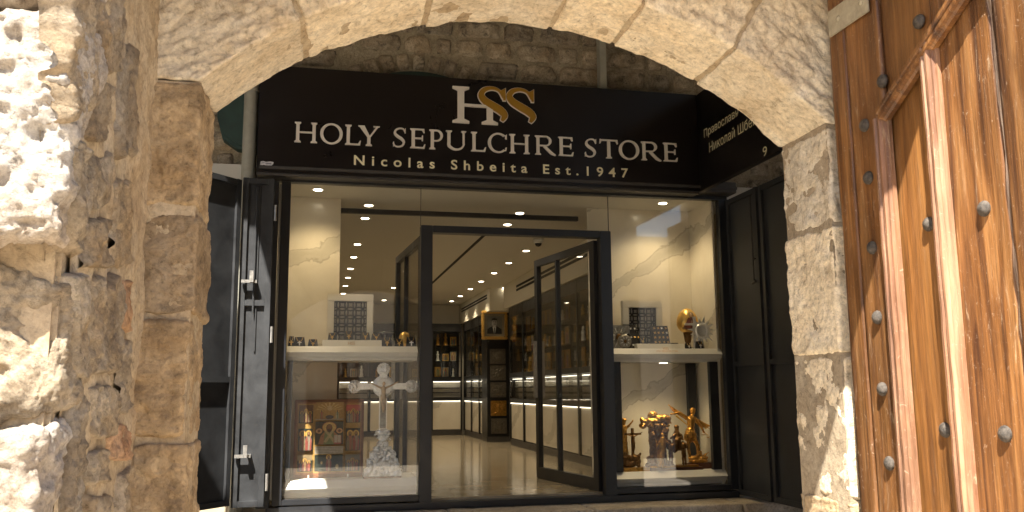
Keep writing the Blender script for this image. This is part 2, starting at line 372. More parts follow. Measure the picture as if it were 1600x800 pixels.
# stone face bulging from a plane: quad corners (TL,TR,BR,BL) in 3D, normal n
def stone_face(name, mat, parent, quad, n, step, bulge, amp, freq, seed, power=5, sink=0.042, irregular=0.12):
    q = [np.array(p, float) for p in quad]; n = np.array(n, float)
    lu = (np.linalg.norm(q[1]-q[0])+np.linalg.norm(q[2]-q[3]))/2; lv = (np.linalg.norm(q[3]-q[0])+np.linalg.norm(q[2]-q[1]))/2
    nu = max(4, int(lu/step)); nv = max(4, int(lv/step))
    U, V = np.meshgrid(np.linspace(0, 1, nu+1), np.linspace(0, 1, nv+1), indexing='ij'); U = U.ravel()[:, None]; V = V.ravel()[:, None]
    P = (q[0]*(1-U)+q[1]*U)*(1-V)+(q[3]*(1-U)+q[2]*U)*V
    a = (U*2-1)[:, 0]; b = (V*2-1)[:, 0]
    wob = irregular*fbm(P*9+seed*2.9, 3, seed)
    e = np.maximum(np.abs(a), np.abs(b))*0.45+0.55*(np.abs(a)**4+np.abs(b)**4)**0.25
    prof = 1-np.clip(e+wob*1.2, 0, 1.15)**power
    t = fbm(P*freq+seed*7.7, 5, seed, 0.58); t2 = ridged(P*freq*2.3+seed, 3, seed+5)
    hgt = -sink+(sink+bulge)*np.clip(prof*1.35, 0, 1)+amp*(t*0.8-0.25*np.abs(t2-0.5))*np.clip(prof*2, 0.15, 1)
    W = P+n*hgt[:, None]
    i, j = np.meshgrid(np.arange(nu), np.arange(nv), indexing='ij'); i = i.ravel(); j = j.ravel(); w = nv+1
    Q = np.stack([i*w+j, (i+1)*w+j, (i+1)*w+j+1, i*w+j+1], 1)
    if np.dot(np.cross(q[1]-q[0], q[3]-q[0]), n) < 0: Q = Q[:, ::-1]
    return link(name, W, Q, mat, parent, smooth=True)
def sheet(name, mat, parent, quad, n, step, amp, freq, seed):
    return stone_face(name, mat, parent, quad, n, step, 0, amp, freq, seed, power=60, sink=0.0, irregular=0)

# voxel-fused sculpture from capsules / ellipsoids
def sculpt(name, mat, parent, caps, vox, smooth_it=4, nz=0.0, nf=40, seed=1):
    m = MB()
    for c in caps:
        if c[0] == 'e': m.ico(c[1], c[2], 2)
        elif c[0] == 'b': m.box(*c[1])
        else:
            a, b, ra, rb = c[1:]; a = Vector(a); b = Vector(b)
            m.tube([a, a.lerp(b, .5), b], [ra, (ra+rb)/2, rb], 10); m.ico(a, ra, 1); m.ico(b, rb, 1)
    me = bpy.data.meshes.new('tmp'); me.from_pydata(m.v, [], m.f); o = bpy.data.objects.new('tmp', me); COL.objects.link(o)
    md = o.modifiers.new('r', 'REMESH'); md.mode = 'VOXEL'; md.voxel_size = vox
    ms = o.modifiers.new('s', 'SMOOTH'); ms.iterations = smooth_it; ms.factor = 0.5
    dg = bpy.context.evaluated_depsgraph_get(); ev = bpy.data.meshes.new_from_object(o.evaluated_get(dg))
    v = np.zeros(len(ev.vertices)*3); ev.vertices.foreach_get('co', v); v = v.reshape(-1, 3)
    nn = np.zeros(len(v)*3); ev.vertices.foreach_get('normal', nn); nn = nn.reshape(-1, 3)
    f = [tuple(p.vertices) for p in ev.polygons]
    bpy.data.objects.remove(o); bpy.data.meshes.remove(me); bpy.data.meshes.remove(ev)
    if nz: v = v+nn*(nz*fbm(v*nf, 3, seed))[:, None]
    return link(name, v, f, mat, parent, smooth=True)

# flat coloured print made of layered polygons
class Paint:
    def __init__(s, o, u, w, n, step=0.0005): s.o, s.u, s.w, s.n = [np.array(q, float) for q in (o, u, w, n)]; s.k = 0; s.v = []; s.f = []; s.c = []; s.st = step
    def poly(s, pts, col):
        s.k += 1; b = len(s.v)
        s.v += [s.o+s.u*p[0]+s.w*p[1]+s.n*(s.st*s.k) for p in pts]; s.f.append(tuple(range(b, b+len(pts)))); s.c.append(col); return s
    def rect(s, x0, x1, y0, y1, col): return s.poly([(x0, y0), (x1, y0), (x1, y1), (x0, y1)], col)
    def ell(s, cx, cy, rx, ry, col, n=16): return s.poly([(cx+rx*math.cos(k*2*math.pi/n), cy+ry*math.sin(k*2*math.pi/n)) for k in range(n)], col)
    def saint(s, cx, y, h, robe, cloak, skin=(0.30, 0.17, 0.09), hair=(0.09, 0.05, 0.03), halo=(0.62, 0.40, 0.10)):
        r = h*0.10; hy = y+h-r*1.5
        s.ell(cx, hy, r*2.0, r*2.0, (0.30, 0.10, 0.04)); s.ell(cx, hy, r*1.8, r*1.8, halo)
        s.poly([(cx-h*.17, y), (cx+h*.17, y), (cx+h*.20, y+h*.5), (cx+h*.10, hy-r*.9), (cx-h*.10, hy-r*.9), (cx-h*.20, y+h*.5)], robe)
        s.poly([(cx-h*.17, y), (cx-h*.03, y), (cx-h*.02, y+h*.45), (cx-h*.08, hy-r*1.0), (cx-h*.19, y+h*.5)], cloak)
        s.poly([(cx+h*.17, y), (cx+h*.07, y), (cx+h*.10, y+h*.45), (cx+h*.08, hy-r*1.0), (cx+h*.19, y+h*.5)], cloak)
        s.ell(cx, hy, r*.95, r*1.15, hair); s.ell(cx, hy+r*.08, r*.68, r*.85, skin)
        s.ell(cx, hy-r*.75, r*.5, r*.45, hair); s.ell(cx-h*.06, y+h*.52, h*.035, h*.045, skin); return s
    def build(s, name, parent):
        o = link(name, s.v, s.f, 'painted_print', parent)
        ca = o.data.color_attributes.new('Col', 'FLOAT_COLOR', 'CORNER'); cols = []
        for f, c in zip(s.f, s.c): cols += [(*c, 1.0)]*len(f)
        ca.data.foreach_set('color', np.array(cols, np.float32).ravel()); return o

# ================================================================== SETTING: ground
gr = MB().box(-40, 40, -40, 40, -0.3, 0.0).build('street_ground', 'paving_stone'); prop(gr, kind='structure')

# ================================================================== STONE GATEWAY
XL, XR = -0.358, 1.766                      # clear opening
XW = -0.492                                 # face of the rough left reveal
ACX, AR, AZ = 0.70, 1.558, EYE+1.352-1.558  # arch centre and radius
ZS = EYE+0.94                               # springing
gate = thing('stone_gateway', (0.70, 2.7, 0), 'thick limestone gateway with a segmental arch framing the shop', 'gateway')
def arcz(x, r=AR): return AZ+math.sqrt(max(0.0, r*r-(x-ACX)**2))
# mortar core of the wall
def strip_core(name, y0, y1, fz, xs, top, mat='mortar', dn=0.0):
    m = MB()
    for a, b in zip(xs[:-1], xs[1:]):
        za, zb = fz(a), fz(b)
        v = [(a, y0, za+dn), (b, y0, zb+dn), (b, y1, zb), (a, y1, za), (a, y0, top), (b, y0, top), (b, y1, top), (a, y1, top)]
        m.add(v, [(0, 3, 2, 1), (0, 1, 5, 4), (2, 3, 7, 6), (4, 5, 6, 7)])
    return m.build(name, mat, gate)
TOPZ = 5.2
boxo('wall_core', 'mortar', gate, -3.2, XW-0.035, 1.93, FAR-0.02, 0, TOPZ)
boxo('wall_core', 'mortar', gate, -1.2, XW-0.014, 1.885, 2.05, 0, 3.0, 0.01)
boxo('wall_core', 'mortar', gate, XW-0.034, XL-0.007, NEAR+0.008, FAR-0.012, 0, ZS)
boxo('wall_core', 'mortar', gate, XR+0.007, 4.6, NEAR+0.008, FAR-0.012, 0, ZS)
boxo('wall_core', 'mortar', gate, 1.93, 4.6, 1.62, NEAR+0.007, 0, TOPZ)
xs = [ACX-1.085+2.17*k/40 for k in range(41)]
strip_core('wall_core', NEAR+0.012, FAR-0.012, lambda x: max(ZS, arcz(x, AR+0.006)), [XW-0.034]+[x for x in xs if x > XW]+[1.93, 4.6], TOPZ, dn=0.026)
xs2 = [ACX-1.225+2.45*k/40 for k in range(41)]
strip_core('rear_vault', 1.78, NEAR+0.011, lambda x: 2.62+0.72*math.sqrt(max(0, 1.0-((x-ACX)/1.226)**2)), xs2, TOPZ)
# left jamb stones
zz = [onY(260, p, NEAR)[2] for p in (121, 326, 496, 690, 850)]+[0.42, 0.0]
for i in range(len(zz)-1):
    x1 = XL+[0.0, 0.008, -0.004, 0.004, 0, 0][i]
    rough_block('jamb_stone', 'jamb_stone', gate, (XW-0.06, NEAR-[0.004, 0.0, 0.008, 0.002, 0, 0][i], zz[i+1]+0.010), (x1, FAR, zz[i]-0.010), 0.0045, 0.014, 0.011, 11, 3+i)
# right jamb stones
zr = [ZS-0.012]+[onX(1262, p, XR)[2] for p in (362, 558, 770)]+[0.42, 0.0]
for i in range(len(zr)-1):
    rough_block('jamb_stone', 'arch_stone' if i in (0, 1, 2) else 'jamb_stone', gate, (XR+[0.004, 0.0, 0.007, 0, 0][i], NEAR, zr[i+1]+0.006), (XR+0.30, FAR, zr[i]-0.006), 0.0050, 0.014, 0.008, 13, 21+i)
# voussoirs
def arc_pt(x): return np.array([x, arcz(x)])
jx = [XL] + [onY(a, b, FAR)[0] for a, b in ((480, 84), (662, 40), (858, 52), (957, 78), (1086, 131))] + [XR]
T = 0.46
for i in range(6):
    a, b = arc_pt(jx[i]), arc_pt(jx[i+1])
    if i == 0: a = np.array([XL, ZS])
    if i == 5: b = np.array([XR, ZS])
    da = (a-np.array([ACX, AZ]))/AR; db = (b-np.array([ACX, AZ]))/AR
    if i == 0: da = np.array([-1.0, 0.0])
    if i == 5: db = np.array([1.0, 0.0])
    S = np.linalg.norm(b-a)
    def mp(W, a=a, b=b, da=da, db=db, S=S):
        u = np.clip(W[:, 0]/S, 0, 1)[:, None]; r = W[:, 2][:, None]; y = W[:, 1][:, None]
        r = r+0.022*np.clip((FAR-y)/(FAR-NEAR), 0, 1)
        A = a+da*r; B = b+db*r; P = A*(1-u)+B*u
        C = a*(1-u)+b*u; xx = C[:, 0]; arc = AZ+np.sqrt(np.maximum(0, AR*AR-(xx-ACX)**2)); sag = (arc-C[:, 1])[:, None]
        over = W[:, 0][:, None]-np.clip(W[:, 0], 0, S)[:, None]
        P = P+np.concatenate([np.zeros_like(sag), sag*np.clip(1-r/(T*1.2), 0, 1)], 1)+over*((b-a)/S)
        return np.stack([P[:, 0], W[:, 1], P[:, 1]], 1)
    def gv(W, i=i):
        fr = np.clip((NEAR+0.03-W[:, 1])/0.03, 0, 1)
        tool = 0.006*fbm(W*np.array([38, 10, 30]), 3, 77+i)
        return fr*tool-0.008*np.clip(vnoise(W*np.array([14, 9, 9])+i*3, 50+i)-0.2, 0, 1)*(1-fr)
    rough_block('voussoir', 'arch_stone', gate, (0.008, NEAR, 0), (S-0.008, FAR, T), 0.0062, 0.008, 0.006, 9, 41+i, mapf=mp, groove=gv)

# rough left reveal: mortar sheet and rubble stones
def L(x, y): return onX(max(x, 106 if 385 < y < 612 else 92+6*math.sin(y*.07)), y, XW)
sheet('reveal_mortar', 'mortar', gate, [(XW-0.004, 1.92, 3.1), (XW-0.004, NEAR+0.02, 3.1), (XW-0.004, NEAR+0.02, 0), (XW-0.004, 1.92, 0)], (1, 0, 0), 0.009, 0.010, 9, 2)
rub = [  # px quad x0,x1 (top), x0,x1 (bottom), y0, y1, material, bulge
    (84, 140, 70, 136, -70, 196, 'rubble_stone', .040), (148, 196, 146, 190, -60, 120, 'rubble_stone', .022),
    (140, 172, 126, 166, 128, 222, 'rubble_stone', .020), (182, 214, 180, 212, 60, 262, 'rubble_stone', .012),
    (70, 126, 56, 122, 205, 416, 'rubble_stone', .045), (132, 172, 128, 170, 232, 330, 'rubble_stone', .020),
    (176, 204, 174, 204, 272, 420, 'rubble_stone', .010),
    (130, 168, 128, 166, 338, 420, 'rubble_stone', .026), (92, 126, 90, 122, 426, 590, 'rubble_stone', .040),
    (138, 190, 134, 184, 425, 590, 'rubble_stone', .026), (190, 205, 188, 204, 430, 520, 'red_stone', .012),
    (66, 122, 56, 120, 600, 860, 'rubble_stone', .035), (138, 182, 136, 178, 598, 690, 'rubble_stone', .026),
    (166, 200, 168, 202, 660, 720, 'red_stone', .008), (134, 170, 132, 166, 696, 760, 'rubble_stone', .026), (136, 172, 132, 168, 768, 870, 'rubble_stone', .022),
    (186, 208, 184, 208, 530, 650, 'rubble_stone', .012), (184, 208, 180, 208, 728, 860, 'rubble_stone', .012)]
for k, (a, b, c, d, y0, y1, mt, bl) in enumerate(rub):
    stone_face('rubble_stone', mt, gate, [L(a, y0), L(b, y0), L(d, y1), L(c, y1)], (1, 0, 0), 0.0045, bl*.55, 0.011, 20, 60+k, power=9)
# corner quoins that turn toward the street
qd = [(1.80, 2.95, 2.272, 0.006), (1.775, 2.245, 1.785, 0.008), (1.865, 1.765, 1.46, 0.004), (1.79, 1.445, 0.95, 0.008), (1.74, 0.93, 0.45, 0.006), (1.77, 0.43, 0.0, 0.006)]
for k, (yc, z1, z0, pr) in enumerate(qd):
    rough_block('corner_stone', 'quoin_stone' if k != 2 else 'rubble_stone', gate, (-1.05, yc, z0), (XW+pr, yc+0.22, z1), 0.0055, 0.045 if k == 2 else 0.03, 0.018, 13, 90+k, warp=0.022)  # third stone takes the darker material in place of shade

# ================================================================== WOODEN GATE DOOR (folded against the right reveal)
XD = XR+0.001
def D(x, y): return onX(x, y, XD)
dy = lambda x, y=600: D(x, y)[1]
ydF = dy(1332)                               # far edge of the leaf
door = thing('wooden_door', (XD+0.03, 2.1, 0.06), 'open wooden gate leaf with worn planks, mouldings and iron studs', 'door')
dcols = [ydF, dy(1414), dy(1500), 1.905, 1.60]
dz0, dz1 = 0.06, 3.02
def plank(y0, y1, x0, mat, z0=dz0, z1=dz1, seed=0, amp=0.002):
    return rough_block('plank', mat, door, (x0, min(y0, y1)+0.0015, z0), (x0+0.055, max(y0, y1)-0.0015, z1), 0.012, 0.004, amp, np.array([8, 30, 1.5]), 120+seed, chip=1.5)
plank(ydF, dy(1357), XD-0.002, 'door_wood', seed=1)
plank(dy(1357)-0.001, dcols[1], XD+0.001, 'door_wood', seed=2)
plank(dcols[1], dcols[2], XD+0.012, 'panel_wood', seed=3)
plank(dcols[2], dcols[3], XD+0.004, 'door_wood', seed=4)
plank(dcols[3]-0.012, dcols[4], XD-0.004, 'door_wood', seed=5, amp=0.003)
# splintered edge between the two near planks
sp = MB(); prev = None
for k in range(40):
    z = dz0+0.01+(dz1-dz0-0.02)*k/39; w = 0.002+0.012*random.random()**2; xo = XD+0.004-0.012*random.random()**2
    cur = [(xo, dcols[3]-0.012+w, z), (XD+0.02, dcols[3]-0.012+w+0.004, z), (XD+0.02, dcols[3]-0.016, z), (xo, dcols[3]-0.014, z)]
    if prev: sp.add(prev+cur, [(0, 1, 5, 4), (1, 2, 6, 5), (2, 3, 7, 6), (3, 0, 4, 7)])
    prev = cur
sp.build('splintered_edge', 'split_wood', door)
# mouldings: profile (proud distance, across) swept along a straight line on the leaf
def moulding(p0, p1, across, w, h, mat='moulding_wood', seed=0):
    p0, p1 = np.array(p0, float), np.array(p1, float); ax = np.array(across, float)
    prof = [(0, -.005), (.0, .45), (.10, .62), (.14, .95), (.30, 1.0), (.40, .80), (.46, .78), (.52, .98), (.68, 1.0), (.76, .70), (.84, .66), (.90, .40), (1.0, .34), (1.0, -.005)]
    n = max(2, int(np.linalg.norm(p1-p0)/0.02)); v = []; f = []; k = len(prof)
    for i in range(n+1):
        c = p0+(p1-p0)*i/n; ww = 1+0.05*vnoise(np.array([[c[2]*9, seed*3.1, 0.5]]), 3)[0]
        for (s, t) in prof:
            q = c+ax*(s-0.5)*w*ww; q = q+np.array([-1, 0, 0])*(t*h*(1+0.05*vnoise(np.array([[c[2]*14, s*5, seed]]), 4)[0])); v.append(q)
    for i in range(n):
        for j in range(k-1): f.append((i*k+j, i*k+j+1, (i+1)*k+j+1, (i+1)*k+j))
    f.append(tuple(range(k))); f.append(tuple(n*k+j for j in range(k))[::-1])
    return link('moulding', v, f, mat, door)
y1m, y2m = dy(1414), dy(1501)
zA = D(1388, 182)[2]; zB = D(1462, 64)[2]
moulding((XD+0.002, y1m, dz0+0.02), (XD+0.002, y1m, zA), (0, -1, 0), 0.060, 0.034, seed=1)
moulding((XD+0.002, y2m, dz0+0.02), (XD+0.002, y2m, zB), (0, -1, 0), 0.056, 0.034, seed=2)
dA, dB = D(1387, 176), D(1502, 0); dd = (dB-dA)/np.linalg.norm(dB-dA)
dA2 = dA-dd*0.01; dB2 = dA+dd*0.62
moulding((XD-0.001, dA2[1], dA2[2]), (XD-0.001, dB2[1], dB2[2]), (0, dd[2], -dd[1]) if dd[1] < 0 else (0, -dd[2], dd[1]), 0.062, 0.036, 'door_wood', seed=3)
# studs
stud = [(1436, 34), (1379, 127), (1351, 196), (1357, 278), (1363, 387), (1371, 496), (1379, 608), (1390, 724), (1446, 350), (1472, 672), (1536, 326), (1569, 678)]
for (a, b) in stud:
    p = D(a, b); xx = XD + (0.012 if 1440 < a < 1480 else (0.004 if a > 1500 else 0.0))
    MB().lathe((xx, p[1], p[2]), [(0.0225, -0.004), (0.0225, 0.002), (0.0205, 0.006), (0.0205+0.002*random.uniform(-1, 0), 0.007), (0.015, 0.0115), (0.007, 0.0135+0.003*random.random()), (0.0005, 0.0165)], 14, (-1, 0, 0)).build('stud', 'iron_nail', door, True)
s0 = D(1303, 57); s1 = D(1372, 8)
boxo('iron_strap', 'iron_strap', door, XD-0.012, XD-0.003, s0[1]+0.012, 1.98+0.42, s0[2], s0[2]+0.095, 0.002)
for k in range(2):
    MB().lathe((XD-0.012, s0[1]-0.05-0.13*k, s0[2]+0.045), [(0.011, -0.002), (0.010, 0.003), (0.003, 0.006)], 12, (-1, 0, 0)).build('rivet', 'iron_strap', door, True)

# ================================================================== SHOP BUILDING
ZF = EYE-0.912                              # shop floor
ZC = 3.27                                   # shop ceiling
WX0, WX1 = onY(455, 289, F)[0], onY(1121, 316, F)[0]
DX0, DX1 = onY(656, 500, F)[0], onY(955, 500, F)[0]
WZ1, WZ0 = onY(455, 289, F)[2], onY(440, 781, F)[2]
DZ1 = onY(657, 353, F)[2]
YB = 7.66                                   # face of the stone house wall
house = thing('shop_house', (1.7, YB, 0), 'old stone house wall around and above the shop sign', 'building')
m = MB(); m.box(-6, -0.52, YB+0.02, YB+0.5, 0, 6.5); m.box(3.98, 8, YB+0.02, YB+0.5, 0, 6.5); m.box(-0.519, 3.979, YB+0.02, YB+0.5, 3.45, 6.5)
m.build('wall_core', 'shop_wall_mortar', house)
# lunette arch behind the sign
lc = onY(655, 112, YB); LR = 1.05; LZ = lc[2]-LR
def inarch(x, z, r): return (x-lc[0])**2+(z-LZ)**2 < r*r
for k in range(19):
    a0 = R(20+k*140/19); a1 = R(20+(k+1)*140/19); r0, r1 = LR, LR+0.17+0.02*random.random()
    pt = lambda a, r: (lc[0]-r*math.cos(a), YB, LZ+r*math.sin(a))
    stone_face('arch_stone', 'shop_wall_stone', house, [pt(a0+.01, r1), pt(a1-.01, r1), pt(a1-.01, r0+.005), pt(a0+.01, r0+.005)], (0, -1, 0), 0.02, 0.025, 0.012, 9, 300+k)
MB().prism([(LR*math.cos(R(40+100*k/24)), LR*math.sin(R(40+100*k/24))) for k in range(25)], (lc[0], YB+0.03, LZ), (1, 0, 0), (0, 0, 1), (0, -1, 0), 0.035).build('lunette', 'green_paint', house)
# coursed stones
z = 0.02; row = 0
while z < 5.6:
    h = random.uniform(0.17, 0.235); x = -2.4+random.uniform(0, .3)
    while x < 5.2:
        w = random.uniform(0.16, 0.46)
        if x+w < -0.56 or x > 4.0 or z > 4.0:
            cx, cz = x+w/2, z+h/2
            if not (inarch(cx, cz, LR+0.25) and z > 3.4) and (cx < -0.5 or z > 4.0 or z < 6):
                stone_face('stone', 'shop_wall_stone', house, [(x+.012, YB, z+h-.012), (x+w-.012, YB, z+h-.012), (x+w-.012, YB, z+.012), (x+.012, YB, z+.012)], (0, -1, 0), 0.022, 0.022, 0.016, 9, 400+row)
                row += 1
        x += w
    z += h

# steps in front of the shop
sy = F-0.03
for (yy, z1, nb) in ((sy-0.42, ZF-0.07, 5), (sy-0.80, 0.34, 4), (sy-1.18, 0.17, 5)):
    st = thing('stone_step', (1.6, yy+.2, 0), {5: 'worn limestone step right below the shop threshold', 4: 'middle limestone step of the flight to the shop'}[nb] if z1 > .2 else 'lowest limestone step of the flight rising from the lane', 'step')
    x = -1.9; y2 = 7.62
    ed = [x+(7.2)*(k+random.uniform(-.18, .18)*(0 < k < nb))/nb for k in range(nb+1)]
    for a, b in zip(ed[:-1], ed[1:]):
        rough_block('block', 'paving_stone', st, (a+.003, yy, z1-0.175 if z1 > .2 else 0.0), (b-.003, yy+0.45, z1), 0.03, 0.014, 0.006, 7, int(x*10)+nb)
        x += 1
boxo('threshold', 'frame_black', house, WX0-0.12, WX1+0.06, sy-0.03, F+0.06, ZF-0.068, ZF-0.012, 0.004)

# ------------------------------------------------------------------ shop front frame
front = thing('storefront', (1.7, F, ZF), 'black metal framed glass shop front with open double doors', 'shop front')
bF = dict(mat='frame_black', parent=front)
def fb(name, x0, x1, y0, y1, z0, z1, mat='frame_black', bev=0.004): return boxo(name, mat, front, x0, x1, y0, y1, z0, z1, bev)
px = lambda x, y=540, Y=F: onY(x, y, Y)[0]
fb('post', WX0-0.076, WX0, F-0.03, F+0.05, WZ0-0.045, WZ1+0.02)
fb('reflection_strip', WX0-0.094, WX0-0.078, F-0.02, F+0.02, WZ0, WZ1, 'reflection_grey', 0.002)  # pale strip painted in as the reflection between the posts
fb('post', WX0-0.20, WX0-0.098, F-0.05, F+0.04, WZ0-0.06, WZ1+0.02)
fb('post', WX1, WX1+0.085, F-0.03, F+0.05, WZ0-0.045, WZ1+0.02)
fb('head_rail', WX0-0.08, WX1+0.085, F-0.031, F+0.051, WZ1+0.021, WZ1+0.06)
fb('bottom_rail', WX0+0.001, DX0-0.001, F-0.028, F+0.05, WZ0-0.045, WZ0)
fb('bottom_rail', DX1+0.001, WX1-0.001, F-0.028, F+0.05, WZ0-0.045, WZ0)
JW = px(674.5)-px(656)
fb('door_jamb', DX0, DX0+JW, F-0.05, F+0.06, ZF-0.012, DZ1)
fb('door_jamb', DX1-JW*1.0, DX1, F-0.05, F+0.06, ZF-0.012, DZ1)
fb('door_head', DX0+JW+0.001, DX1-JW-0.001, F-0.049, F+0.06, DZ1-0.062, DZ1)
GX0, GX1 = px(660, 330), px(947, 330)
def pane(x0, x1, z0, z1, y=F, par=front): return boxo('glass_pane', 'glass', par, x0, x1, y, y+0.008, z0, z1)
pane(WX0+.001, DX0-.001, WZ0+.001, WZ1+.015); pane(DX1+.001, WX1-.001, WZ0+.001, WZ1+.015)
pane(DX0+.004, DX1-.006, DZ1+.001, WZ1+.015)
fb('glazing_joint', DX0-.001, DX0+.003, F-.002, F+.01, DZ1, WZ1+.018, bev=0); fb('glazing_joint', DX1-.005, DX1-.001, F-.002, F+.01, DZ1, WZ1+.018, bev=0)
fb('transom_bar', DX0-0.75, DX1-0.10, F+0.62, F+0.67, WZ1-0.10, WZ1-0.055)
# shutter housing above the window
fb('shutter_housing', WX0-0.26, WX1+0.12, F-0.16, F+0.03, WZ1+0.062, WZ1+0.165, 'housing_grey')
fb('housing_lip', WX0-0.26, WX1+0.12, F-0.178, F-0.161, WZ1+0.09, WZ1+0.118, 'housing_grey', 0.003)

# door leaves
def leaf(hinge, ang, w, name, label):
    t = thing(name, (hinge[0], hinge[1], ZF), label, 'door')
    u = np.array([math.cos(ang), math.sin(ang), 0]); n = np.array([-u[1], u[0], 0]); h = DZ1-0.07-ZF-0.012
    def bar(nm, a0, a1, z0, z1, d=0.05, mat='frame_black'):
        o = np.array([hinge[0], hinge[1], ZF+0.012])-n*d/2
        return MB().prism([(a0, z0), (a1, z0), (a1, z1), (a0, z1)], o, u, (0, 0, 1), n, d).build(nm, mat, t)
    bar('stile', 0, 0.09, 0, h); bar('stile', w-0.07, w, 0, h); bar('rail', 0.091, w-0.071, 0, 0.11); bar('rail', 0.091, w-0.071, h-0.07, h)
    bar('glass_pane', 0.0915, w*.60-.001, 0.111, h-0.071, 0.008, 'glass'); bar('glass_pane', w*.60+.036, w-0.0715, 0.111, h-0.071, 0.008, 'glass')
    bar('mullion', w*.60, w*.60+.035, 0.112, h-0.0715, 0.045); bar('handle_bar', w-0.055, w-0.028, h*0.36, h*0.62, 0.12, 'steel_bare')
    for zz_ in (0.2, 1.1, 2.0): MB().tube([np.array([hinge[0], hinge[1], ZF+zz_])-n*0.03, np.array([hinge[0], hinge[1], ZF+zz_+0.09])-n*0.03], 0.009, 8).build('hinge', 'steel_bare', t)
    return t
pe = onZ(842, 748, ZF)
hx, hy = DX1-JW-0.004, F+0.075
wl = math.hypot(pe[0]-hx, pe[1]-hy); al = math.atan2(pe[1]-hy, pe[0]-hx)
leaf((hx, hy), al, wl, 'glass_door_leaf', 'open glass door leaf beside the right display window')
leaf((DX0+JW*0.3, hy), R(94), wl, 'glass_door_leaf', 'open glass door leaf behind the silver crucifix window')
print('leaf', wl, math.degrees(al))

# ================================================================== SHOP SIGN
YS = 7.33
SX0 = onY(404, 180, YS)[0]; SX1 = onY(1094, 290, YS)[0]; SZ0 = onY(600, 277, YS)[2]; SZ1 = onY(600, 114, YS)[2]
sign = thing('shop_sign', ((SX0+SX1)/2, YS, SZ0), 'long black sign board with raised cream and gold lettering', 'sign')
boxo('board', 'sign_black', sign, SX0, SX1, YS, YS+0.22, SZ0, SZ1, 0.004)
boxo('return_board', 'sign_black', sign, SX1+0.002, SX1+0.06, 5.6, YS+0.22, SZ0, SZ1, 0.004)
boxo('bottom_trim', 'housing_grey', sign, SX0, SX1-0.01, YS+0.01, YS+0.2, SZ0-0.022, SZ0-0.001)
# ---- serif glyphs as polygons in cap-height units
def stem(x, w, e=.075, t=.04, b=.10, y0=0, y1=1, bot=True, top=True):
    p = [(x-e, y0), (x+w+e, y0), (x+w+e, y0+t), (x+w, y0+b)] if bot else [(x, y0), (x+w, y0)]
    p += [(x+w, y1-b), (x+w+e, y1-t), (x+w+e, y1), (x-e, y1), (x-e, y1-t), (x, y1-b)] if top else [(x+w, y1), (x, y1)]
    if bot: p += [(x, y0+b), (x-e, y0+t)]
    return p
def rect(x0, x1, y0, y1): return [(x0, y0), (x1, y0), (x1, y1), (x0, y1)]
def stroke(pts, ws, n=8):
    P = []
    for i in range(len(pts)-1):
        p0, p1, p2, p3 = [np.array(pts[max(0, min(len(pts)-1, i+k))]) for k in (-1, 0, 1, 2)]
        for k in range(n):
            t = k/n; q = .5*((2*p1)+(-p0+p2)*t+(2*p0-5*p1+4*p2-p3)*t*t+(-p0+3*p1-3*p2+p3)*t**3); P.append((q[0], q[1], ws[i]*(1-t)+ws[i+1]*t))
    P.append((*pts[-1], ws[-1])); P = np.array(P); d = np.gradient(P[:, :2], axis=0); d /= np.linalg.norm(d, axis=1, keepdims=True)
    nn = np.stack([-d[:, 1], d[:, 0]], 1); A = P[:, :2]+nn*P[:, 2:]/2; B = P[:, :2]-nn*P[:, 2:]/2
    return [tuple(q) for q in A]+[tuple(q) for q in B[::-1]]
def ring(cx, cy, rx, ry, tx, ty, a0=0, a1=360, n=40):     # returns quads
    out = []
    for k in range(n):
        a, b = R(a0+(a1-a0)*k/n), R(a0+(a1-a0)*(k+1)/n)
        out.append([(cx+rx*math.cos(a), cy+ry*math.sin(a)), (cx+rx*math.cos(b), cy+ry*math.sin(b)), (cx+(rx-tx)*math.cos(b), cy+(ry-ty)*math.sin(b)), (cx+(rx-tx)*math.cos(a), cy+(ry-ty)*math.sin(a))])
    return out
def S_gl(W, w=.14): return [stroke([(W*.93, .80), (W*.78, .945), (W*.50, .965), (W*.22, .87), (W*.16, .70), (W*.36, .56), (W*.66, .44), (W*.84, .28), (W*.72, .10), (W*.42, .035), (W*.16, .08), (W*.04, .22)], [.06, .06, .06, .09, .12, w, w, .12, .09, .06, .06, .06]), [(W*.90, .74), (W*.97, .74), (W*.97, .99), (W*.93, .97)], [(W*.03, .02), (W*.07, .04), (W*.10, .27), (W*.03, .27)]]
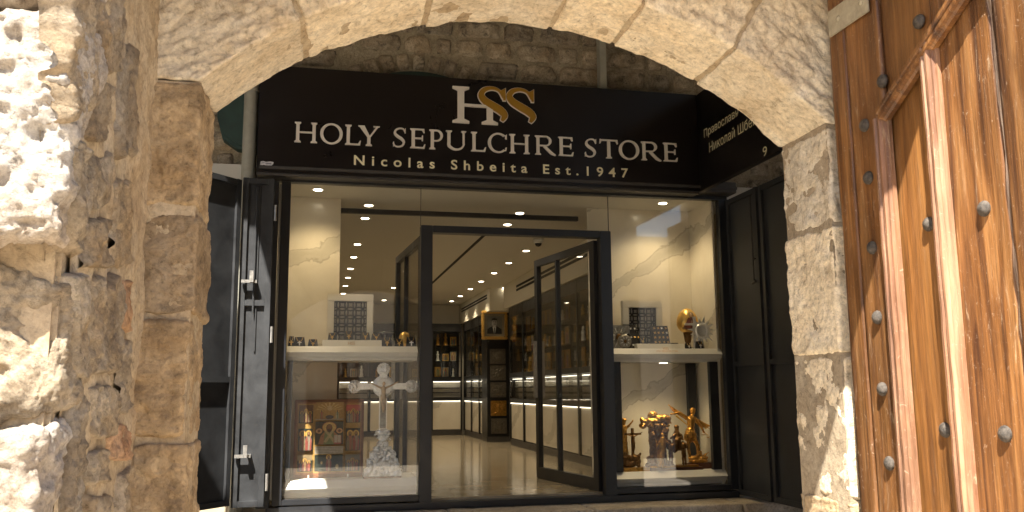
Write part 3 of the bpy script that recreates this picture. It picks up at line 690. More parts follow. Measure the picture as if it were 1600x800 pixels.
def glyph(ch, W):
    w = .155; th = .07; e = .075
    if ch == 'H': return [stem(e, w), stem(W-e-w, w), rect(e+w-.01, W-e-w+.01, .47, .54)]
    if ch == 'O': return ring(W/2, .5, W/2, .52, .15, .075)
    if ch == 'L': return [stem(e, w), [(e+w-.01, 0), (W-.04, 0), (W, .23), (W-.05, .23), (W-.14, .075), (e+w-.01, .07)]]
    if ch == 'E': return [stem(e, w), [(e+w-.01, 0), (W-.04, 0), (W, .22), (W-.05, .22), (W-.13, .07), (e+w-.01, .07)], [(e+w-.01, 1), (W-.06, 1), (W-.04, .80), (W-.09, .80), (W-.16, .93), (e+w-.01, .935)], [(e+w-.01, .48), (W-.19, .48), (W-.17, .38), (W-.12, .38), (W-.12, .66), (W-.17, .66), (W-.19, .55), (e+w-.01, .55)]]
    if ch == 'T': return [stem(W/2-w/2, w, top=False, y1=.95), [(0, .78), (.05, .78), (.11, .925), (W-.11, .925), (W-.05, .78), (W, .78), (W-.03, 1.0), (W-.06, .995), (.06, .995), (.03, 1.02)]]
    if ch == 'U': return [stem(e, w, bot=False, y0=.36), stem(W-e-.10, .10, bot=False, y0=.36), stroke([(e+w/2, .40), (e+w/2+.01, .22), (W*.36, .07), (W*.56, .045), (W*.76, .12), (W-e-.055, .28), (W-e-.05, .40)], [w, .15, .11, .085, .085, .095, .10])]
    if ch == 'C': return ring(W*.54, .5, W*.54, .52, .15, .075, 48, 312, 34)+[[(W*.90, .74), (W*.97, .70), (W*.98, .96), (W*.90, .90)], [(W*.90, .26), (W*.98, .28), (W*.95, .10), (W*.90, .10)]]
    if ch == 'Y': return [stem(W/2-w/2, w, top=False, y1=.46), [(W/2-w/2, .44), (W/2+w/2-.01, .44), (W*.30, .965), (W*.30, 1), (0, 1), (0, .965), (W*.07, .94)], [(W/2+w/2-.06, .47), (W/2+w/2+.005, .44), (W*.93, .95), (W, .965), (W, 1), (W*.70, 1), (W*.70, .965), (W*.83, .94)]]
    if ch in 'PR':
        o = [stem(e, w), rect(e+w-.01, W*.52, .93, 1.0), rect(e+w-.01, W*.52, .455 if ch == 'R' else .40, .52 if ch == 'R' else .465)]
        lo = .455 if ch == 'R' else .40; ry = (1-lo)/2; Wb = W*.97 if ch == 'P' else W*.80
        o += ring(W*.50, lo+ry, Wb-W*.50, ry, .13, .065, -90, 90, 18)
        if ch == 'R': o += [stroke([(W*.44, .47), (W*.62, .28), (W*.80, .10), (W*1.0, .0)], [.13, .14, .14, .05])]
        return o
    if ch == 'S': return S_gl(W)
def letter(ch, x0, x1, z0, cap, mat, name='letter', thick=0.018, polys=None, lift=0.0):
    m = MB(); W = (x1-x0)/cap
    for i, p in enumerate(polys or glyph(ch, W)):
        m.prism(p, (x0, YS-0.0005+0.0, z0), (cap, 0, 0), (0, 0, cap), (0, -1, 0), thick+lift+0.00035*(i % 7))
    return m.build(name, mat, sign)
zb = onY(471, 223, YS)[2]; zt = onY(471, 191.5, YS)[2]; cap = zt-zb
row1 = [('H', 460, 495.6), ('O', 500, 535.4), ('L', 539, 564), ('Y', 559.4, 593), ('S', 613.6, 634), ('E', 640.6, 664.4), ('P', 670.4, 692.4), ('U', 696.4, 728), ('L', 735.6, 759)]
row2 = [('C', 762, 792), ('H', 795.6, 827), ('R', 835.6, 867.6), ('E', 872, 895.6), ('S', 913, 931.6), ('T', 936.4, 965), ('O', 966.6, 998), ('R', 1001.4, 1032), ('E', 1036, 1058)]
for ch, a, b in row1+row2:
    yy = 222+(a-460)*0.05
    letter(ch, onY(a, yy-8, YS)[0], onY(b, yy-8, YS)[0], zb, cap, 'letter_cream')
# monogram
hz0 = onY(720, 193, YS)[2]; hz1 = onY(720, 136, YS)[2]; hc = hz1-hz0; hx0 = onY(707, 160, YS)[0]; hx1 = onY(777, 160, YS)[0]
hw = (hx1-hx0)/hc
letter('H', hx0, hx1, hz0, hc, 'letter_cream', 'letter', 0.02, [stem(.13, .175, e=.135, t=.06, b=.12), stem(hw-.13-.165, .165, e=.135, t=.06, b=.12, y1=.53, top=False), rect(.29, hw-.28, .46, .535)])
def bigS(xa, xb, za, zb2):
    pts = [(.97, .93), (.97, .62), (.86, .80), (.62, .93), (.36, .94), (.12, .80), (.06, .60), (.24, .46), (.60, .32), (.88, .20), (.97, .07), (.86, .0)]
    c = abs(zb2-za); W = (xb-xa)/c
    main = [stroke([(W*.90, .70), (W*.74, .90), (W*.48, .96), (W*.22, .90), (W*.10, .74), (W*.22, .58), (W*.50, .44), (W*.80, .30), (W*.93, .16), (W*.84, .0)], [.07, .07, .09, .13, .17, .20, .22, .22, .19, .07]), [(W*.80, .90), (W*.97, .98), (W*.97, .62), (W*.90, .62)]]
    wide = [stroke([(W*.905, .685), (W*.74, .90), (W*.48, .96), (W*.22, .90), (W*.10, .74), (W*.22, .58), (W*.50, .44), (W*.80, .30), (W*.93, .16), (W*.83, -.015)], [.12, .115, .135, .175, .215, .245, .265, .265, .235, .12]), [(W*.77, .90), (W*.995, 1.01), (W*.995, .595), (W*.875, .595)]]
    o = letter('', xa, xb, za, c, 'letter_cream', 'letter_rim', 0.010, wide); letter('', xa, xb, za, c, 'letter_gold', 'letter', 0.022, main)
bigS(onY(747, 160, YS)[0], onY(790.5, 160, YS)[0], onY(765, 188.5, YS)[2], onY(765, 136.5, YS)[2])
bigS(onY(791, 160, YS)[0], onY(834.5, 160, YS)[0], onY(810, 190.8, YS)[2], onY(810, 139, YS)[2])
# sans lines
def text_mesh(s, spacing=1.0, off=0.0):
    cu = bpy.data.curves.new('t', 'FONT'); cu.body = s; cu.space_character = spacing; cu.offset = off; cu.resolution_u = 4; cu.fill_mode = 'FRONT'
    o = bpy.data.objects.new('t', cu); COL.objects.link(o); dg = bpy.context.evaluated_depsgraph_get()
    me = bpy.data.meshes.new_from_object(o.evaluated_get(dg)); v = np.array([q.co[:] for q in me.vertices]); f = [tuple(p.vertices) for p in me.polygons]
    bpy.data.objects.remove(o); bpy.data.curves.remove(cu); bpy.data.meshes.remove(me); return v, f
def text_part(s, o, u, w, n, width, height, mat, spacing=1.0, off=0.0, lift=0.006, name='line_of_text'):
    v, f = text_mesh(s, spacing, off); a = v.min(0); b = v.max(0); q = (v-a)/(b-a+1e-9)
    P = np.array(o)+np.outer(q[:, 0]*width, u)+np.outer(q[:, 1]*height, w)+np.array(n)*lift
    # every character is a part of its own
    par = list(range(len(P)))
    def find(i):
        while par[i] != i: par[i] = par[par[i]]; i = par[i]
        return i
    for q_ in f:
        for k in q_[1:]: par[find(k)] = find(q_[0])
    comp = {}
    for i in range(len(P)): comp.setdefault(find(i), []).append(i)
    items = sorted((min(q[i, 0] for i in c), max(q[i, 0] for i in c), c) for c in comp.values()); gs = []
    for a_, b_, c in items:
        if gs and a_ < gs[-1][1]-1e-4: gs[-1][1] = max(gs[-1][1], b_); gs[-1][2].extend(c)
        else: gs.append([a_, b_, list(c)])
    for _, _, c in gs:
        idx = {i: k for k, i in enumerate(c)}
        link('letter', P[c], [tuple(idx[i] for i in q_) for q_ in f if q_[0] in idx], mat, sign)
tx0, tx1 = onY(553, 250, YS)[0], onY(981, 270, YS)[0]; tz0 = onY(560, 258.5, YS)[2]; tz1 = onY(560, 243.5, YS)[2]
text_part('Nicolas Shbeita Est.1947', (tx0, YS, tz0), (1, 0, 0), (0, 0, 1), (0, -1, 0), tx1-tx0, (tz1-tz0)*1.06, 'letter_yellow', 1.75, 0.018)
XS = SX1+0.002
def ret(s, a, b, ztop, zbot, off=0.0):
    p = onX(*a, XS); q = onX(*b, XS); text_part(s, (XS, p[1], zbot), (0, -1, 0), (0, 0, 1), (-1, 0, 0), p[1]-q[1], ztop-zbot, 'letter_yellow', 1.0, off)
za = onX(1103, 214, XS)[2]; zb_ = onX(1103, 203, XS)[2]
ret('Православн', (1101, 212), (1155, 185), onX(1102, 202, XS)[2], onX(1102, 218.5, XS)[2])
ret('Николай Шбей', (1109, 230), (1183, 195), onX(1110, 222, XS)[2], onX(1110, 238, XS)[2])
ret('9', (1193, 240), (1199.5, 236), onX(1196, 229, XS)[2], onX(1196, 244, XS)[2])
# small maker's mark
pm = Paint((onY(406, 262, YS)[0], YS-0.001, onY(406, 264, YS)[2]), (0.0053, 0, 0), (0, 0, 0.0053), (0, -1, 0))
pm.poly([(0, 6.6), (3, 6.0), (6, 7.0), (10, 5.6), (18, 6.4), (20, 9), (20.5, 12), (16, 13), (9, 12), (5, 13.2), (1, 12.4)], (.62, .62, .66))
pm.poly([(8.5, 8.2), (17, 8.6), (17, 9.8), (8.5, 9.2)], (.08, .08, .14)); pm.poly([(2, 9.5), (7, 10.4), (7, 10.9), (2, 10.2)], (.3, .3, .34))
pm.rect(0.5, 19.5, 3.9, 4.7, (.45, .45, .47)); pm.rect(1.4, 19, 1.2, 3.0, (.6, .6, .6)); pm.build('small_mark', sign)

# ================================================================== METAL SHUTTERS
def shutter(label, o, ang, w, z0, z1, rails, extra=None, group=None):
    t = thing('metal_shutter', (o[0], o[1], z0), label, 'shutter', group)
    u = np.array([math.cos(ang), math.sin(ang), 0.]); n = np.array([u[1], -u[0], 0.]); O = np.array([o[0], o[1], z0])
    def bar(nm, a0, a1, h0, h1, d0, d1, mat='shutter_paint'):
        return MB().prism([(a0, h0), (a1, h0), (a1, h1), (a0, h1)], O+n*d0, u, (0, 0, 1), n, d1-d0).build(nm, mat, t)
    H = z1-z0
    bar('sheet', 0, w, 0, H, 0, 0.008)
    bar('stile', 0.004, 0.048, 0.001, H-.001, 0.009, 0.034); bar('stile', w-0.048, w-0.004, 0.001, H-.001, 0.009, 0.034)
    hs = [0.002]+rails+[H-0.05]
    for h in hs: bar('rail', 0.049, w-0.049, h, h+0.045, 0.009, 0.032)
    return t, bar, O, u, n, H
LZ0 = onY(395, 792, 7.3)[2]; LZ1 = onY(395, 279, 7.3)[2]
lx0, lx1 = onY(370, 540, 7.3)[0], onY(421, 540, 7.3)[0]
wA = lx1-lx0
tA, bar, O, u, n, H = shutter('narrow dark metal shutter leaf with lever handles beside the icon window', (lx0, 7.3), 0.0, wA, LZ0, LZ1, [onY(395, 478, 7.3)[2]-LZ0])
bar('rib', wA*0.52, wA*0.56, H*.46, H-.06, 0.009, 0.02); bar('inner_frame', wA*.80, wA*.84, 0.06, H-.06, 0.009, 0.02)
for hz in (onY(385, 441, 7.3)[2], onY(385, 712, 7.3)[2]):
    hd = MB(); hd.box(lx0+0.02, lx0+wA*.56, 7.3-0.075, 7.3-0.05, hz-0.012, hz+0.012); hd.box(lx0+wA*.45, lx0+wA*.56, 7.3-0.051, 7.3-0.008, hz-0.012, hz+0.012)
    hd.box(lx0+0.085, lx0+0.115, 7.3-0.10, 7.3-0.076, hz-0.01, hz+0.085); hd.build('lever_handle', 'steel_bare', tA)
MB().tube([(lx0+wA*.46, 7.3-0.035, LZ0+H*.34+.62), (lx0+wA*.46, 7.3-0.035, LZ1-0.08)], 0.008, 8).build('lock_rod', 'shutter_paint', tA)
for hz in (LZ0+0.12, LZ0+1.28, LZ1-0.35): MB().tube([(lx1+0.012, 7.29, hz), (lx1+0.012, 7.29, hz+0.13)], 0.013, 10).build('hinge', 'steel_bare', tA)
angB = R(41)
uB = np.array([-math.sin(angB), -math.cos(angB)]); oB = np.array([lx0-0.012, 7.27])+uB*0.9
shutter('wide dark metal shutter leaf angled out from the downpipe', tuple(oB), math.atan2(-uB[1], -uB[0]), 0.88, LZ0+0.02, LZ1-0.03, [onY(340, 597, 6.9)[2]-LZ0-.02])
xR = WX1+0.10
ydef = onX(1197, 500, xR)[1]
shutter('dark metal shutter folded back beside the gold statue window', (xR, F-0.02), R(-90), F-0.02-ydef-0.01, onX(1150, 770, xR)[2], onX(1150, 311, xR)[2]+.02, [1.15])
shutter('outer dark metal shutter leaf under the return of the sign', (xR+0.012, ydef-0.012), R(-90), 0.78, onX(1150, 770, xR)[2], onX(1150, 311, xR)[2]+.02, [1.15])
yr = onX(1184, 400, xR)[1]
rd = MB(); rd.tube([(xR-.05, yr, onX(1184, 305, xR)[2]), (xR-.05, yr, onX(1184, 440, xR)[2])], .009, 8)
rd.tube([(xR-.05, yr, onX(1184, 404, xR)[2]), (xR-.005, yr+.02, onX(1184, 404, xR)[2])], .008, 8); rd.tube([(xR-.05, yr+.03, onX(1184, 443, xR)[2]), (xR-.05, yr-.03, onX(1184, 440, xR)[2])], .012, 8)
prop(rd.build('shutter_bolt', 'housing_grey'), 'long black locking bolt on the shutter beside the statue window', 'bolt')

# ------------------------------------------------------------------ pipe, green shutter, conduit
pp = thing('downpipe', (onY(390, 200, 7.5)[0], 7.5, 0), 'pale painted downpipe at the end of the sign board', 'pipe')
xp = onY(391, 200, 7.5)[0]
MB().tube([(xp, 7.5, 0), (xp, 7.5, 6.4)], 0.060, 20).build('pipe', 'pipe_paint', pp, True)
for zc in (1.2, 3.0, 4.05, 5.4): MB().lathe((xp, 7.5, zc), [(0.061, 0), (0.068, 0.004), (0.068, 0.045), (0.061, 0.05)], 20).build('collar', 'pipe_paint', pp, True)
gx = onY(362, 190, 7.6); gz = MB()
gp = [(0.25, 0.0), (0.02, 0.02), (-0.10, 0.10), (-0.15, 0.28), (-0.16, 0.62), (0.25, 0.62)]
gs = thing('green_shutter', (gx[0], 7.55, gx[2]-.25), 'curved green painted wooden bracket beside the downpipe', 'bracket')
MB().prism(gp, (gx[0]+.04, 7.64, gx[2]-0.28), (1, 0, 0), (0, 0, 1), (0, -1, 0), 0.12).build('board', 'green_paint', gs)
MB().prism([(p[0]*0.9+.01, p[1]*0.9+.035) for p in gp], (gx[0]+.04, 7.519, gx[2]-0.28), (1, 0, 0), (0, 0, 1), (0, -1, 0), 0.015).build('panel', 'green_paint', gs)
cx_ = onY(940, 100, 7.55)[0]
cd2 = MB().box(cx_-0.033, cx_+0.033, 7.50, 7.60, onY(940, 134, 7.55)[2]-0.25, 6.2, 0.006).build('cable_duct', 'pipe_paint'); prop(cd2, 'grey vertical cable duct on the stones above the sign', 'duct')

# ------------------------------------------------------------------ unseen covers added to shade the lane, and house across the street
X1V = -1.20
va = thing('lane_shade_vault', (3.0, 5.3, TOPZ), 'stone vault spanning the lane between gateway and shop house', 'vault')
boxo('slab', 'shop_wall_mortar', va, X1V, 8, FAR-0.3, YB+0.4, TOPZ+0.002, TOPZ+0.6)  # slabs added to block light, gap shaped to pass the sun patch
boxo('slab', 'shop_wall_mortar', va, -2.5, X1V-0.002, 6.05, YB+0.4, TOPZ+0.002, TOPZ+0.6)
boxo('slab', 'shop_wall_mortar', va, -2.5, X1V-0.002, FAR-0.3, 4.55, TOPZ+0.002, TOPZ+0.6)
boxo('slab', 'shop_wall_mortar', va, -7, -2.502, FAR-0.3, YB+0.4, TOPZ+0.002, TOPZ+0.6)
for nm_, xx_, lb_ in ((0, -5.4, 'stone house closing the left end of the lane'), (1, 5.6, 'stone house closing the right end of the lane')):
    hh_ = thing('lane_dimming_house', (xx_, 5.2, 0), lb_, 'building')  # end walls added out of view to keep the lane dark
    boxo('wall', 'shop_wall_stone', hh_, xx_-.3, xx_+.3, FAR+.01, YB+.01, 0.001, TOPZ)
    boxo('door', 'green_paint', hh_, xx_+(.301 if nm_ == 0 else -.33), xx_+(.33 if nm_ == 0 else -.301), 4.6, 5.6, 0.002, 2.1)
oh = thing('street_house', (0, -6, 0), 'plastered house across the street behind the viewer', 'building')
boxo('wall', 'house_plaster', oh, -9, 9, -8, -6, 0, 5.2); boxo('cornice', 'paving_stone', oh, -9.1, 9.1, -8.1, -5.88, 5.2, 5.38)
for x in (-5, -1.6, 1.8, 5.2):
    w = boxo('window', 'dark_void', oh, x, x+1.0, -6.02, -5.99, 2.6, 4.2); boxo('sill', 'paving_stone', w, x-.1, x+1.1, -6.03, -5.85, 2.5, 2.6)
boxo('door', 'door_wood', oh, -0.2, 1.0, -6.03, -5.98, 0, 2.2)

# ================================================================== SHOP INTERIOR
def mpp(Y): return (onY(801, 540, Y)-onY(800, 540, Y))[0]
YE = onZ(690, 681, ZF)[1]                   # back wall
XC = onZ(740, 685, ZF)[0]                   # face of the far right cabinets
YP = onZ(765, 691.5, ZF)[1]                 # pillar front
room = [('shop_floor', 'shop_floor_tile', (-1.4, 4.6, F+0.061, YE+0.7, ZF-0.25, ZF)), ('shop_ceiling', 'ceiling_paint', (-1.4, 4.6, F+0.061, YE+0.7, ZC, ZC+0.15)),
        ('shop_wall_back', 'cream_paint', (-1.4, 4.6, YE+0.45, YE+0.6, ZF+.001, ZC-.001)), ('shop_wall_left', 'cream_paint', (-1.39, -1.3, F+0.07, YE+0.44, ZF+.001, ZC-.001)), ('shop_wall_right', 'cream_paint', (4.4, 4.5, F+0.07, YE+0.44, ZF+.001, ZC-.001))]
for nm, mt, b in room: prop(MB().box(*b).build(nm, mt), kind='structure')
# floor joints
jt = thing('floor_tiling', (1.6, 9, ZF), 'large beige polished floor tiles with thin joints inside the shop', 'floor tiles')
for i in range(7):
    x0 = -1.2+i*0.8
    for j in range(13):
        boxo('tile', 'shop_floor_tile', jt, x0+.002, x0+.798, F+0.07+j*0.8+.002, F+0.07+j*0.8+.798, ZF+.001, ZF+.009)
ZT = ZF+0.009
# downlights
def downlight(x, y, watt, label='round warm downlight recessed in the shop ceiling', group='ceiling downlights', z=ZC, spot=1.9, col=(1.0, 0.83, 0.58)):
    t = thing('downlight', (x, y, z-.02), label, 'downlight', group)
    MB().lathe((x, y, z-0.012), [(0.040, 0.004), (0.058, 0.0), (0.060, 0.006), (0.060, 0.0115)], 20).build('rim', 'white_paint', t, True)
    MB().lathe((x, y, z-0.009), [(0.001, -0.0035), (0.038, -0.0035), (0.040, 0.002)], 16).build('bulb', 'lamp_glow', t)
    if watt:
        l = bpy.data.lights.new('downlight_beam', 'SPOT'); l.energy = watt; l.spot_size = spot; l.spot_blend = 0.7; l.color = col; l.shadow_soft_size = 0.04 if z == ZC else 0.12
        lo = bpy.data.objects.new('downlight_beam', l); COL.objects.link(lo); lo.parent = t; lo.location = (0, 0, -0.02)
rows = [(822, 391), (795, 410), (772, 426), (752, 439), (735, 451), (719, 462), (706, 470), (694, 478)]
LW = 9
for i, (a, b) in enumerate(rows):
    p = onZ(a, b, ZC); downlight(p[0], p[1], LW, 'warm ceiling downlight in the row right of the black air slot')
    if i in (0, 2, 4, 6): downlight(p[0]-1.35, p[1], LW, 'warm ceiling downlight in the row left of the black air slot')
for a, b in ((812, 332), (793, 350)): p = onZ(a, b, ZC); downlight(p[0], p[1], 5, 'warm ceiling downlight just inside above the shop door')
for i, (a, b) in enumerate(((581, 320), (575, 340), (562, 381), (555, 401), (550, 419), (545, 433), (541, 446), (537, 458))):
    p = onZ(a, b, ZC); downlight(0.46, p[1], 5 if i % 2 else 0, 'warm ceiling downlight in the row behind the cream marble panel')
p = onZ(789, 449, ZC); downlight(p[0], p[1], 0, 'ceiling downlight beside the bulkhead over the portrait')
# slot diffuser
a, b = onZ(772, 368, ZC), onZ(680, 449, ZC)
prop(MB().box(1.845, 1.885, a[1], b[1], ZC-0.006, ZC-0.001).build('slot_diffuser', 'dark_void'), 'long black air slot in the shop ceiling', 'air slot')
p = onZ(841, 374, ZC)
cc = thing('security_camera', (p[0], p[1], ZC-.08), 'small white dome camera on the shop ceiling above the door', 'camera')
MB().lathe((p[0], p[1], ZC-.05), [(.05, 0), (.062, .012), (.062, .049)], 20).build('base', 'plastic_white', cc, True)
MB().lathe((p[0], p[1], ZC-.09), [(.004, 0), (.028, .008), (.040, .03), (.042, .042)], 20).build('dome', 'cabinet_black', cc, True)
# right bulkheads with grilles
bh = thing('bulkhead', (XC+.7, 16.2, 2.6), 'white ceiling bulkhead with black air grille above the far cabinets', 'bulkhead')
zb0 = onX(757, 489, XC-.02)[2]
boxo('casing', 'cream_paint', bh, XC-.02, 4.39, YP-.35, YE+.44, zb0, ZC-.002)
zg = onX(725, 482, XC-.03)[2]
for k in (0, 1): boxo('grille_slot', 'dark_void', bh, XC-.028, XC-.021, YP-.1, YE+.1, zg-.05+k*.05, zg-.022+k*.05)
XN = 3.13
bn = thing('bulkhead', (XN+.4, 11.5, 2.6), 'white ceiling bulkhead with black air grille above the near cabinets', 'bulkhead')
boxo('casing', 'cream_paint', bn, XN, 4.39, 9.3, YP-.6, zb0, ZC-.002)
for k in (0, 1): boxo('grille_slot', 'dark_void', bn, XN-.008, XN-.001, 9.6, YP-1.6, zb0+.2+k*.06, zb0+.235+k*.06)

# cabinets
def cabinet(label, o, u, n, w, bays, ztop, group=None, depth=0.42):
    t = thing('glass_cabinet', (o[0], o[1], ZT), label, 'cabinet', group)
    u = np.array([*u, 0.]); n = np.array([*n, 0.]); O = np.array([o[0], o[1], ZT])
    def bar(nm, a0, a1, h0, h1, d0, d1, mat='cabinet_black'):
        return MB().prism([(a0, h0), (a1, h0), (a1, h1), (a0, h1)], O-n*d1, u, (0, 0, 1), n, d1-d0).build(nm, mat, t)
    H = ztop-ZT; bw = w/bays
    bar('plinth', 0, w, 0, 0.10, 0.02, depth, 'housing_grey'); bar('back_panel', 0, w, 0.101, H, depth-.012, depth)
    for k in range(bays+1): bar('post', max(0, k*bw-.025), min(w, k*bw+.025), 0.101, H, 0.0, 0.05)
    zs = [0.101, 0.70, 1.10, H-0.001]
    bar('rail', 0.001, w-.001, 0.70, 0.755, 0.005, 0.06); bar('rail', 0.001, w-.001, 1.09, 1.17, 0.005, depth-.013); bar('fascia', 0.001, w-.001, H-.16, H-.002, 0.004, depth-.013)
    for k in range(bays):
        a0, a1 = k*bw+.026, (k+1)*bw-.026
        bar('door_panel', a0, a1, 0.115, 0.685, 0.03, 0.045, 'cream_marble'); bar('led_strip', a0+.01, a1-.01, 0.676, 0.684, 0.012, 0.024, 'led_glow')
        bar('led_strip', a0+.01, a1-.01, 1.062, 1.075, 0.05, 0.07, 'led_glow'); bar('drawer_back', a0, a1, 0.756, 1.06, 0.15, 0.165, 'cream_paint')
        for q in (0.84, 0.93): bar('drawer_row', a0+.01, a1-.01, q, q+.022, 0.10, 0.149, 'housing_grey')
        bar('glass_pane', a0, a1, 0.757, 1.085, 0.008, 0.014, 'glass')
        for q in (1.48, 1.80): bar('shelf', a0, a1, q, q+.012, 0.05, depth-.014, 'glass')
        bar('glass_pane', a0, a1, 1.175, H-.165, 0.008, 0.014, 'glass')
    return O, u, n, bw, H
ICOLS = [((.45, .10, .06), (.10, .14, .30)), ((.10, .20, .12), (.42, .30, .12)), ((.30, .07, .08), (.12, .22, .16)), ((.12, .16, .34), (.46, .12, .08)), ((.40, .28, .12), (.20, .07, .05))]
RNAME = ['red', 'green', 'crimson', 'blue', 'ochre']
def small_icon(base, u, n, w, h, seed, label, group, fmat=None):
    rnd = random.Random(seed); fm = fmat or rnd.choice(['gold_metal', 'gilt_bronze', 'gold_metal', 'silver_dull']); ki = rnd.randrange(5); a, b = ICOLS[ki]
    label = {'gold_metal': 'bright gold', 'gilt_bronze': 'small bronze', 'silver_dull': 'dull silver'}[fm]+' icon, '+RNAME[ki]+' saint, '+label; u = np.array([*u[:2], 0.]); n = np.array([*n[:2], 0.]); c = np.array(base, float)
    t = thing('icon', tuple(c), label, 'icon', group)
    MB().prism([(-w/2, 0), (w/2, 0), (w/2, h), (-w/2, h)], c, u, (0, 0, 1), n, 0.018).build('frame', fm, t)
    pt = Paint(c+n*0.0185, u, (0, 0, 1), n); m_ = w*.13
    pt.rect(-w/2+m_, w/2-m_, m_, h-m_, rnd.choice([(.42, .29, .09), (.10, .10, .07), (.35, .22, .08)])); pt.saint(0, m_, h-2*m_, a, b); pt.build('painting', t)
def figurine(base, h, label, group, mat):
    t = thing('figurine', base, label, 'figurine', group); x, y, z = base
    MB().lathe(base, [(h*.20, 0), (h*.22, h*.04), (h*.14, h*.10), (h*.16, h*.2), (h*.10, h*.5), (h*.15, h*.66), (h*.06, h*.76), (h*.085, h*.86), (h*.07, h*.95), (h*.01, h)], 12).build('body', mat, t, True)
def fill(lab, O, u, n, bw, bays, rowsz, per, seed, where):
    rnd = random.Random(seed)
    for k in range(bays):
        for iz, rz in enumerate(rowsz):
            sw = ['bottom shelf', 'middle shelf', 'top shelf'][iz]
            for j in range(per):
                s = k*bw+.07+(bw-.14)*(j+.5)/per; b = O+u*s-n*0.24+np.array([0, 0, rz]); wd = (bw-.14)/per*.8
                if rnd.random() < .68: small_icon(tuple(b), u, n, wd, min(.27, wd*rnd.uniform(1.15, 1.6)), rnd.random(), sw+' of the '+where, 'icons in the '+where)
                else:
                    fm = rnd.choice(['gold_metal', 'silver_metal', 'gilt_bronze'])
                    figurine(tuple(b), rnd.uniform(.16, .26), 'small '+{'gold_metal': 'gold', 'silver_metal': 'silver', 'gilt_bronze': 'bronze'}[fm]+' figurine, '+sw+' of the '+where, 'figurines in the '+where, fm)
CT = onX(735, 497, XC)[2]-0.05
O, u, n, bw, H = cabinet('tall black glass cabinet running back from the portrait pillar', (XC, YE), (0, -1), (-1, 0), YE-YP-.02, 3, min(CT, zb0-.01))
fill('', O, u, n, bw, 3, (1.171, 1.493, 1.813), 3, 11, 'cabinet behind the pillar')
HB = min(CT, zb0-.01)
for k in range(3):
    x0 = XC-.02-1.25*(k+1)
    O, u, n, bw, H = cabinet(['tall black cabinet on the back wall next to the corner', 'tall black cabinet in the middle of the back wall', 'tall black cabinet on the back wall seen through the icon window'][k], (x0, YE), (1, 0), (0, -1), 1.24, 2, HB)
    fill('', O, u, n, bw, 2, (1.171, 1.493, 1.813), 3, 21+k, ['corner cabinet on the back wall', 'middle cabinet on the back wall', 'back cabinet seen behind the painted icon'][k])
YN0 = onZ(846, 716, ZF)[1]
O, u, n, bw, H = cabinet('tall black glass cabinet beyond the open door leaf', (XN+.02, YP-.9), (0, -1), (-1, 0), YP-.9-9.4, 5, zb0-.01)
fill('', O, u, n, bw, 5, (1.171, 1.493, 1.813), 3, 31, 'cabinet beyond the door leaf')
# pillar
pil = thing('display_pillar', (XC+.3, YP+.1, ZT), 'black display pillar carrying five relief plaques and a portrait', 'pillar')
PX1 = onY(801, 600, YP)[0]
boxo('shaft', 'cabinet_black', pil, XC-.005, PX1, YP, YP+.5, ZT, zb0-.003); boxo('plinth', 'housing_grey', pil, XC-.02, PX1+.015, YP-.02, YP-.001, ZT, ZT+.09)
for k, (y0, y1) in enumerate(((545, 568.5), (571, 594.5), (597, 621), (626, 650), (653.5, 678))):
    a = onY(765.5+k*.5, y1, YP-.02); b = onY(790+k*.5, y0, YP-.02)
    t = thing('relief_plaque', ((a[0]+b[0])/2, YP-.02, a[2]), ['silver relief plaque with a rider, topmost on the pillar', 'dull silver relief plaque second on the pillar', 'silver relief plaque of mother and child on the pillar', 'golden relief plaque on the pillar', 'silver relief plaque lowest on the pillar'][k], 'plaque')
    mt = 'gilt_bronze' if k == 3 else 'pewter_dark'
    boxo('frame', mt, t, a[0], b[0], YP-.02, YP-.001, a[2], b[2], .006)
    c = ((a[0]+b[0])/2, YP-.02, (a[2]+b[2])/2); s = (b[2]-a[2])/2; rnd = random.Random(k)
    caps = [('e', (c[0]+rnd.uniform(-.1, .1)*s, c[1], c[2]+.35*s), (s*.22, .012, s*.24)), ('e', (c[0], c[1], c[2]-.2*s), (s*.5, .014, s*.42))]+[('c', (c[0]+rnd.uniform(-.7, .7)*s, c[1], c[2]+rnd.uniform(-.7, .7)*s), (c[0]+rnd.uniform(-.7, .7)*s, c[1], c[2]+rnd.uniform(-.7, .7)*s), .012, .008) for _ in range(9)]
    sculpt('relief', mt, t, caps, .006, 2, .003, 60, k)
a = onY(752.5, 530.5, YP-.04); b = onY(793, 485.5, YP-.04)
po = thing('portrait', ((a[0]+b[0])/2, YP-.04, a[2]), 'gold framed black and white portrait of a man in a dark suit', 'picture')
w, h = b[0]-a[0], b[2]-a[2]; fw = .055
for (x0, x1, z0, z1) in ((0, w, 0, fw), (0, w, h-fw, h), (0, fw, fw+.001, h-fw-.001), (w-fw, w, fw+.001, h-fw-.001)): boxo('frame_bar', 'gold_metal', po, a[0]+x0, a[0]+x1, YP-.045, YP-.002, a[2]+z0, a[2]+z1, .012)
pt = Paint((a[0]+w/2, YP-.02, a[2]), (1, 0, 0), (0, 0, 1), (0, -1, 0), .0008)
pt.rect(-w/2+fw, w/2-fw, fw, h-fw, (.30, .27, .21)); pt.rect(-w*.29, w*.29, h*.2, h*.80, (.22, .22, .21))
pt.poly([(-w*.28, h*.2), (w*.28, h*.2), (w*.27, h*.36), (w*.10, h*.46), (-w*.10, h*.46), (-w*.27, h*.36)], (.03, .03, .03)); pt.poly([(-w*.07, h*.45), (w*.07, h*.45), (0.01, h*.22), (-0.01, h*.22)], (.6, .6, .58)); pt.poly([(-w*.02, h*.42), (w*.02, h*.42), (w*.015, h*.21), (-w*.015, h*.21)], (.05, .05, .05))
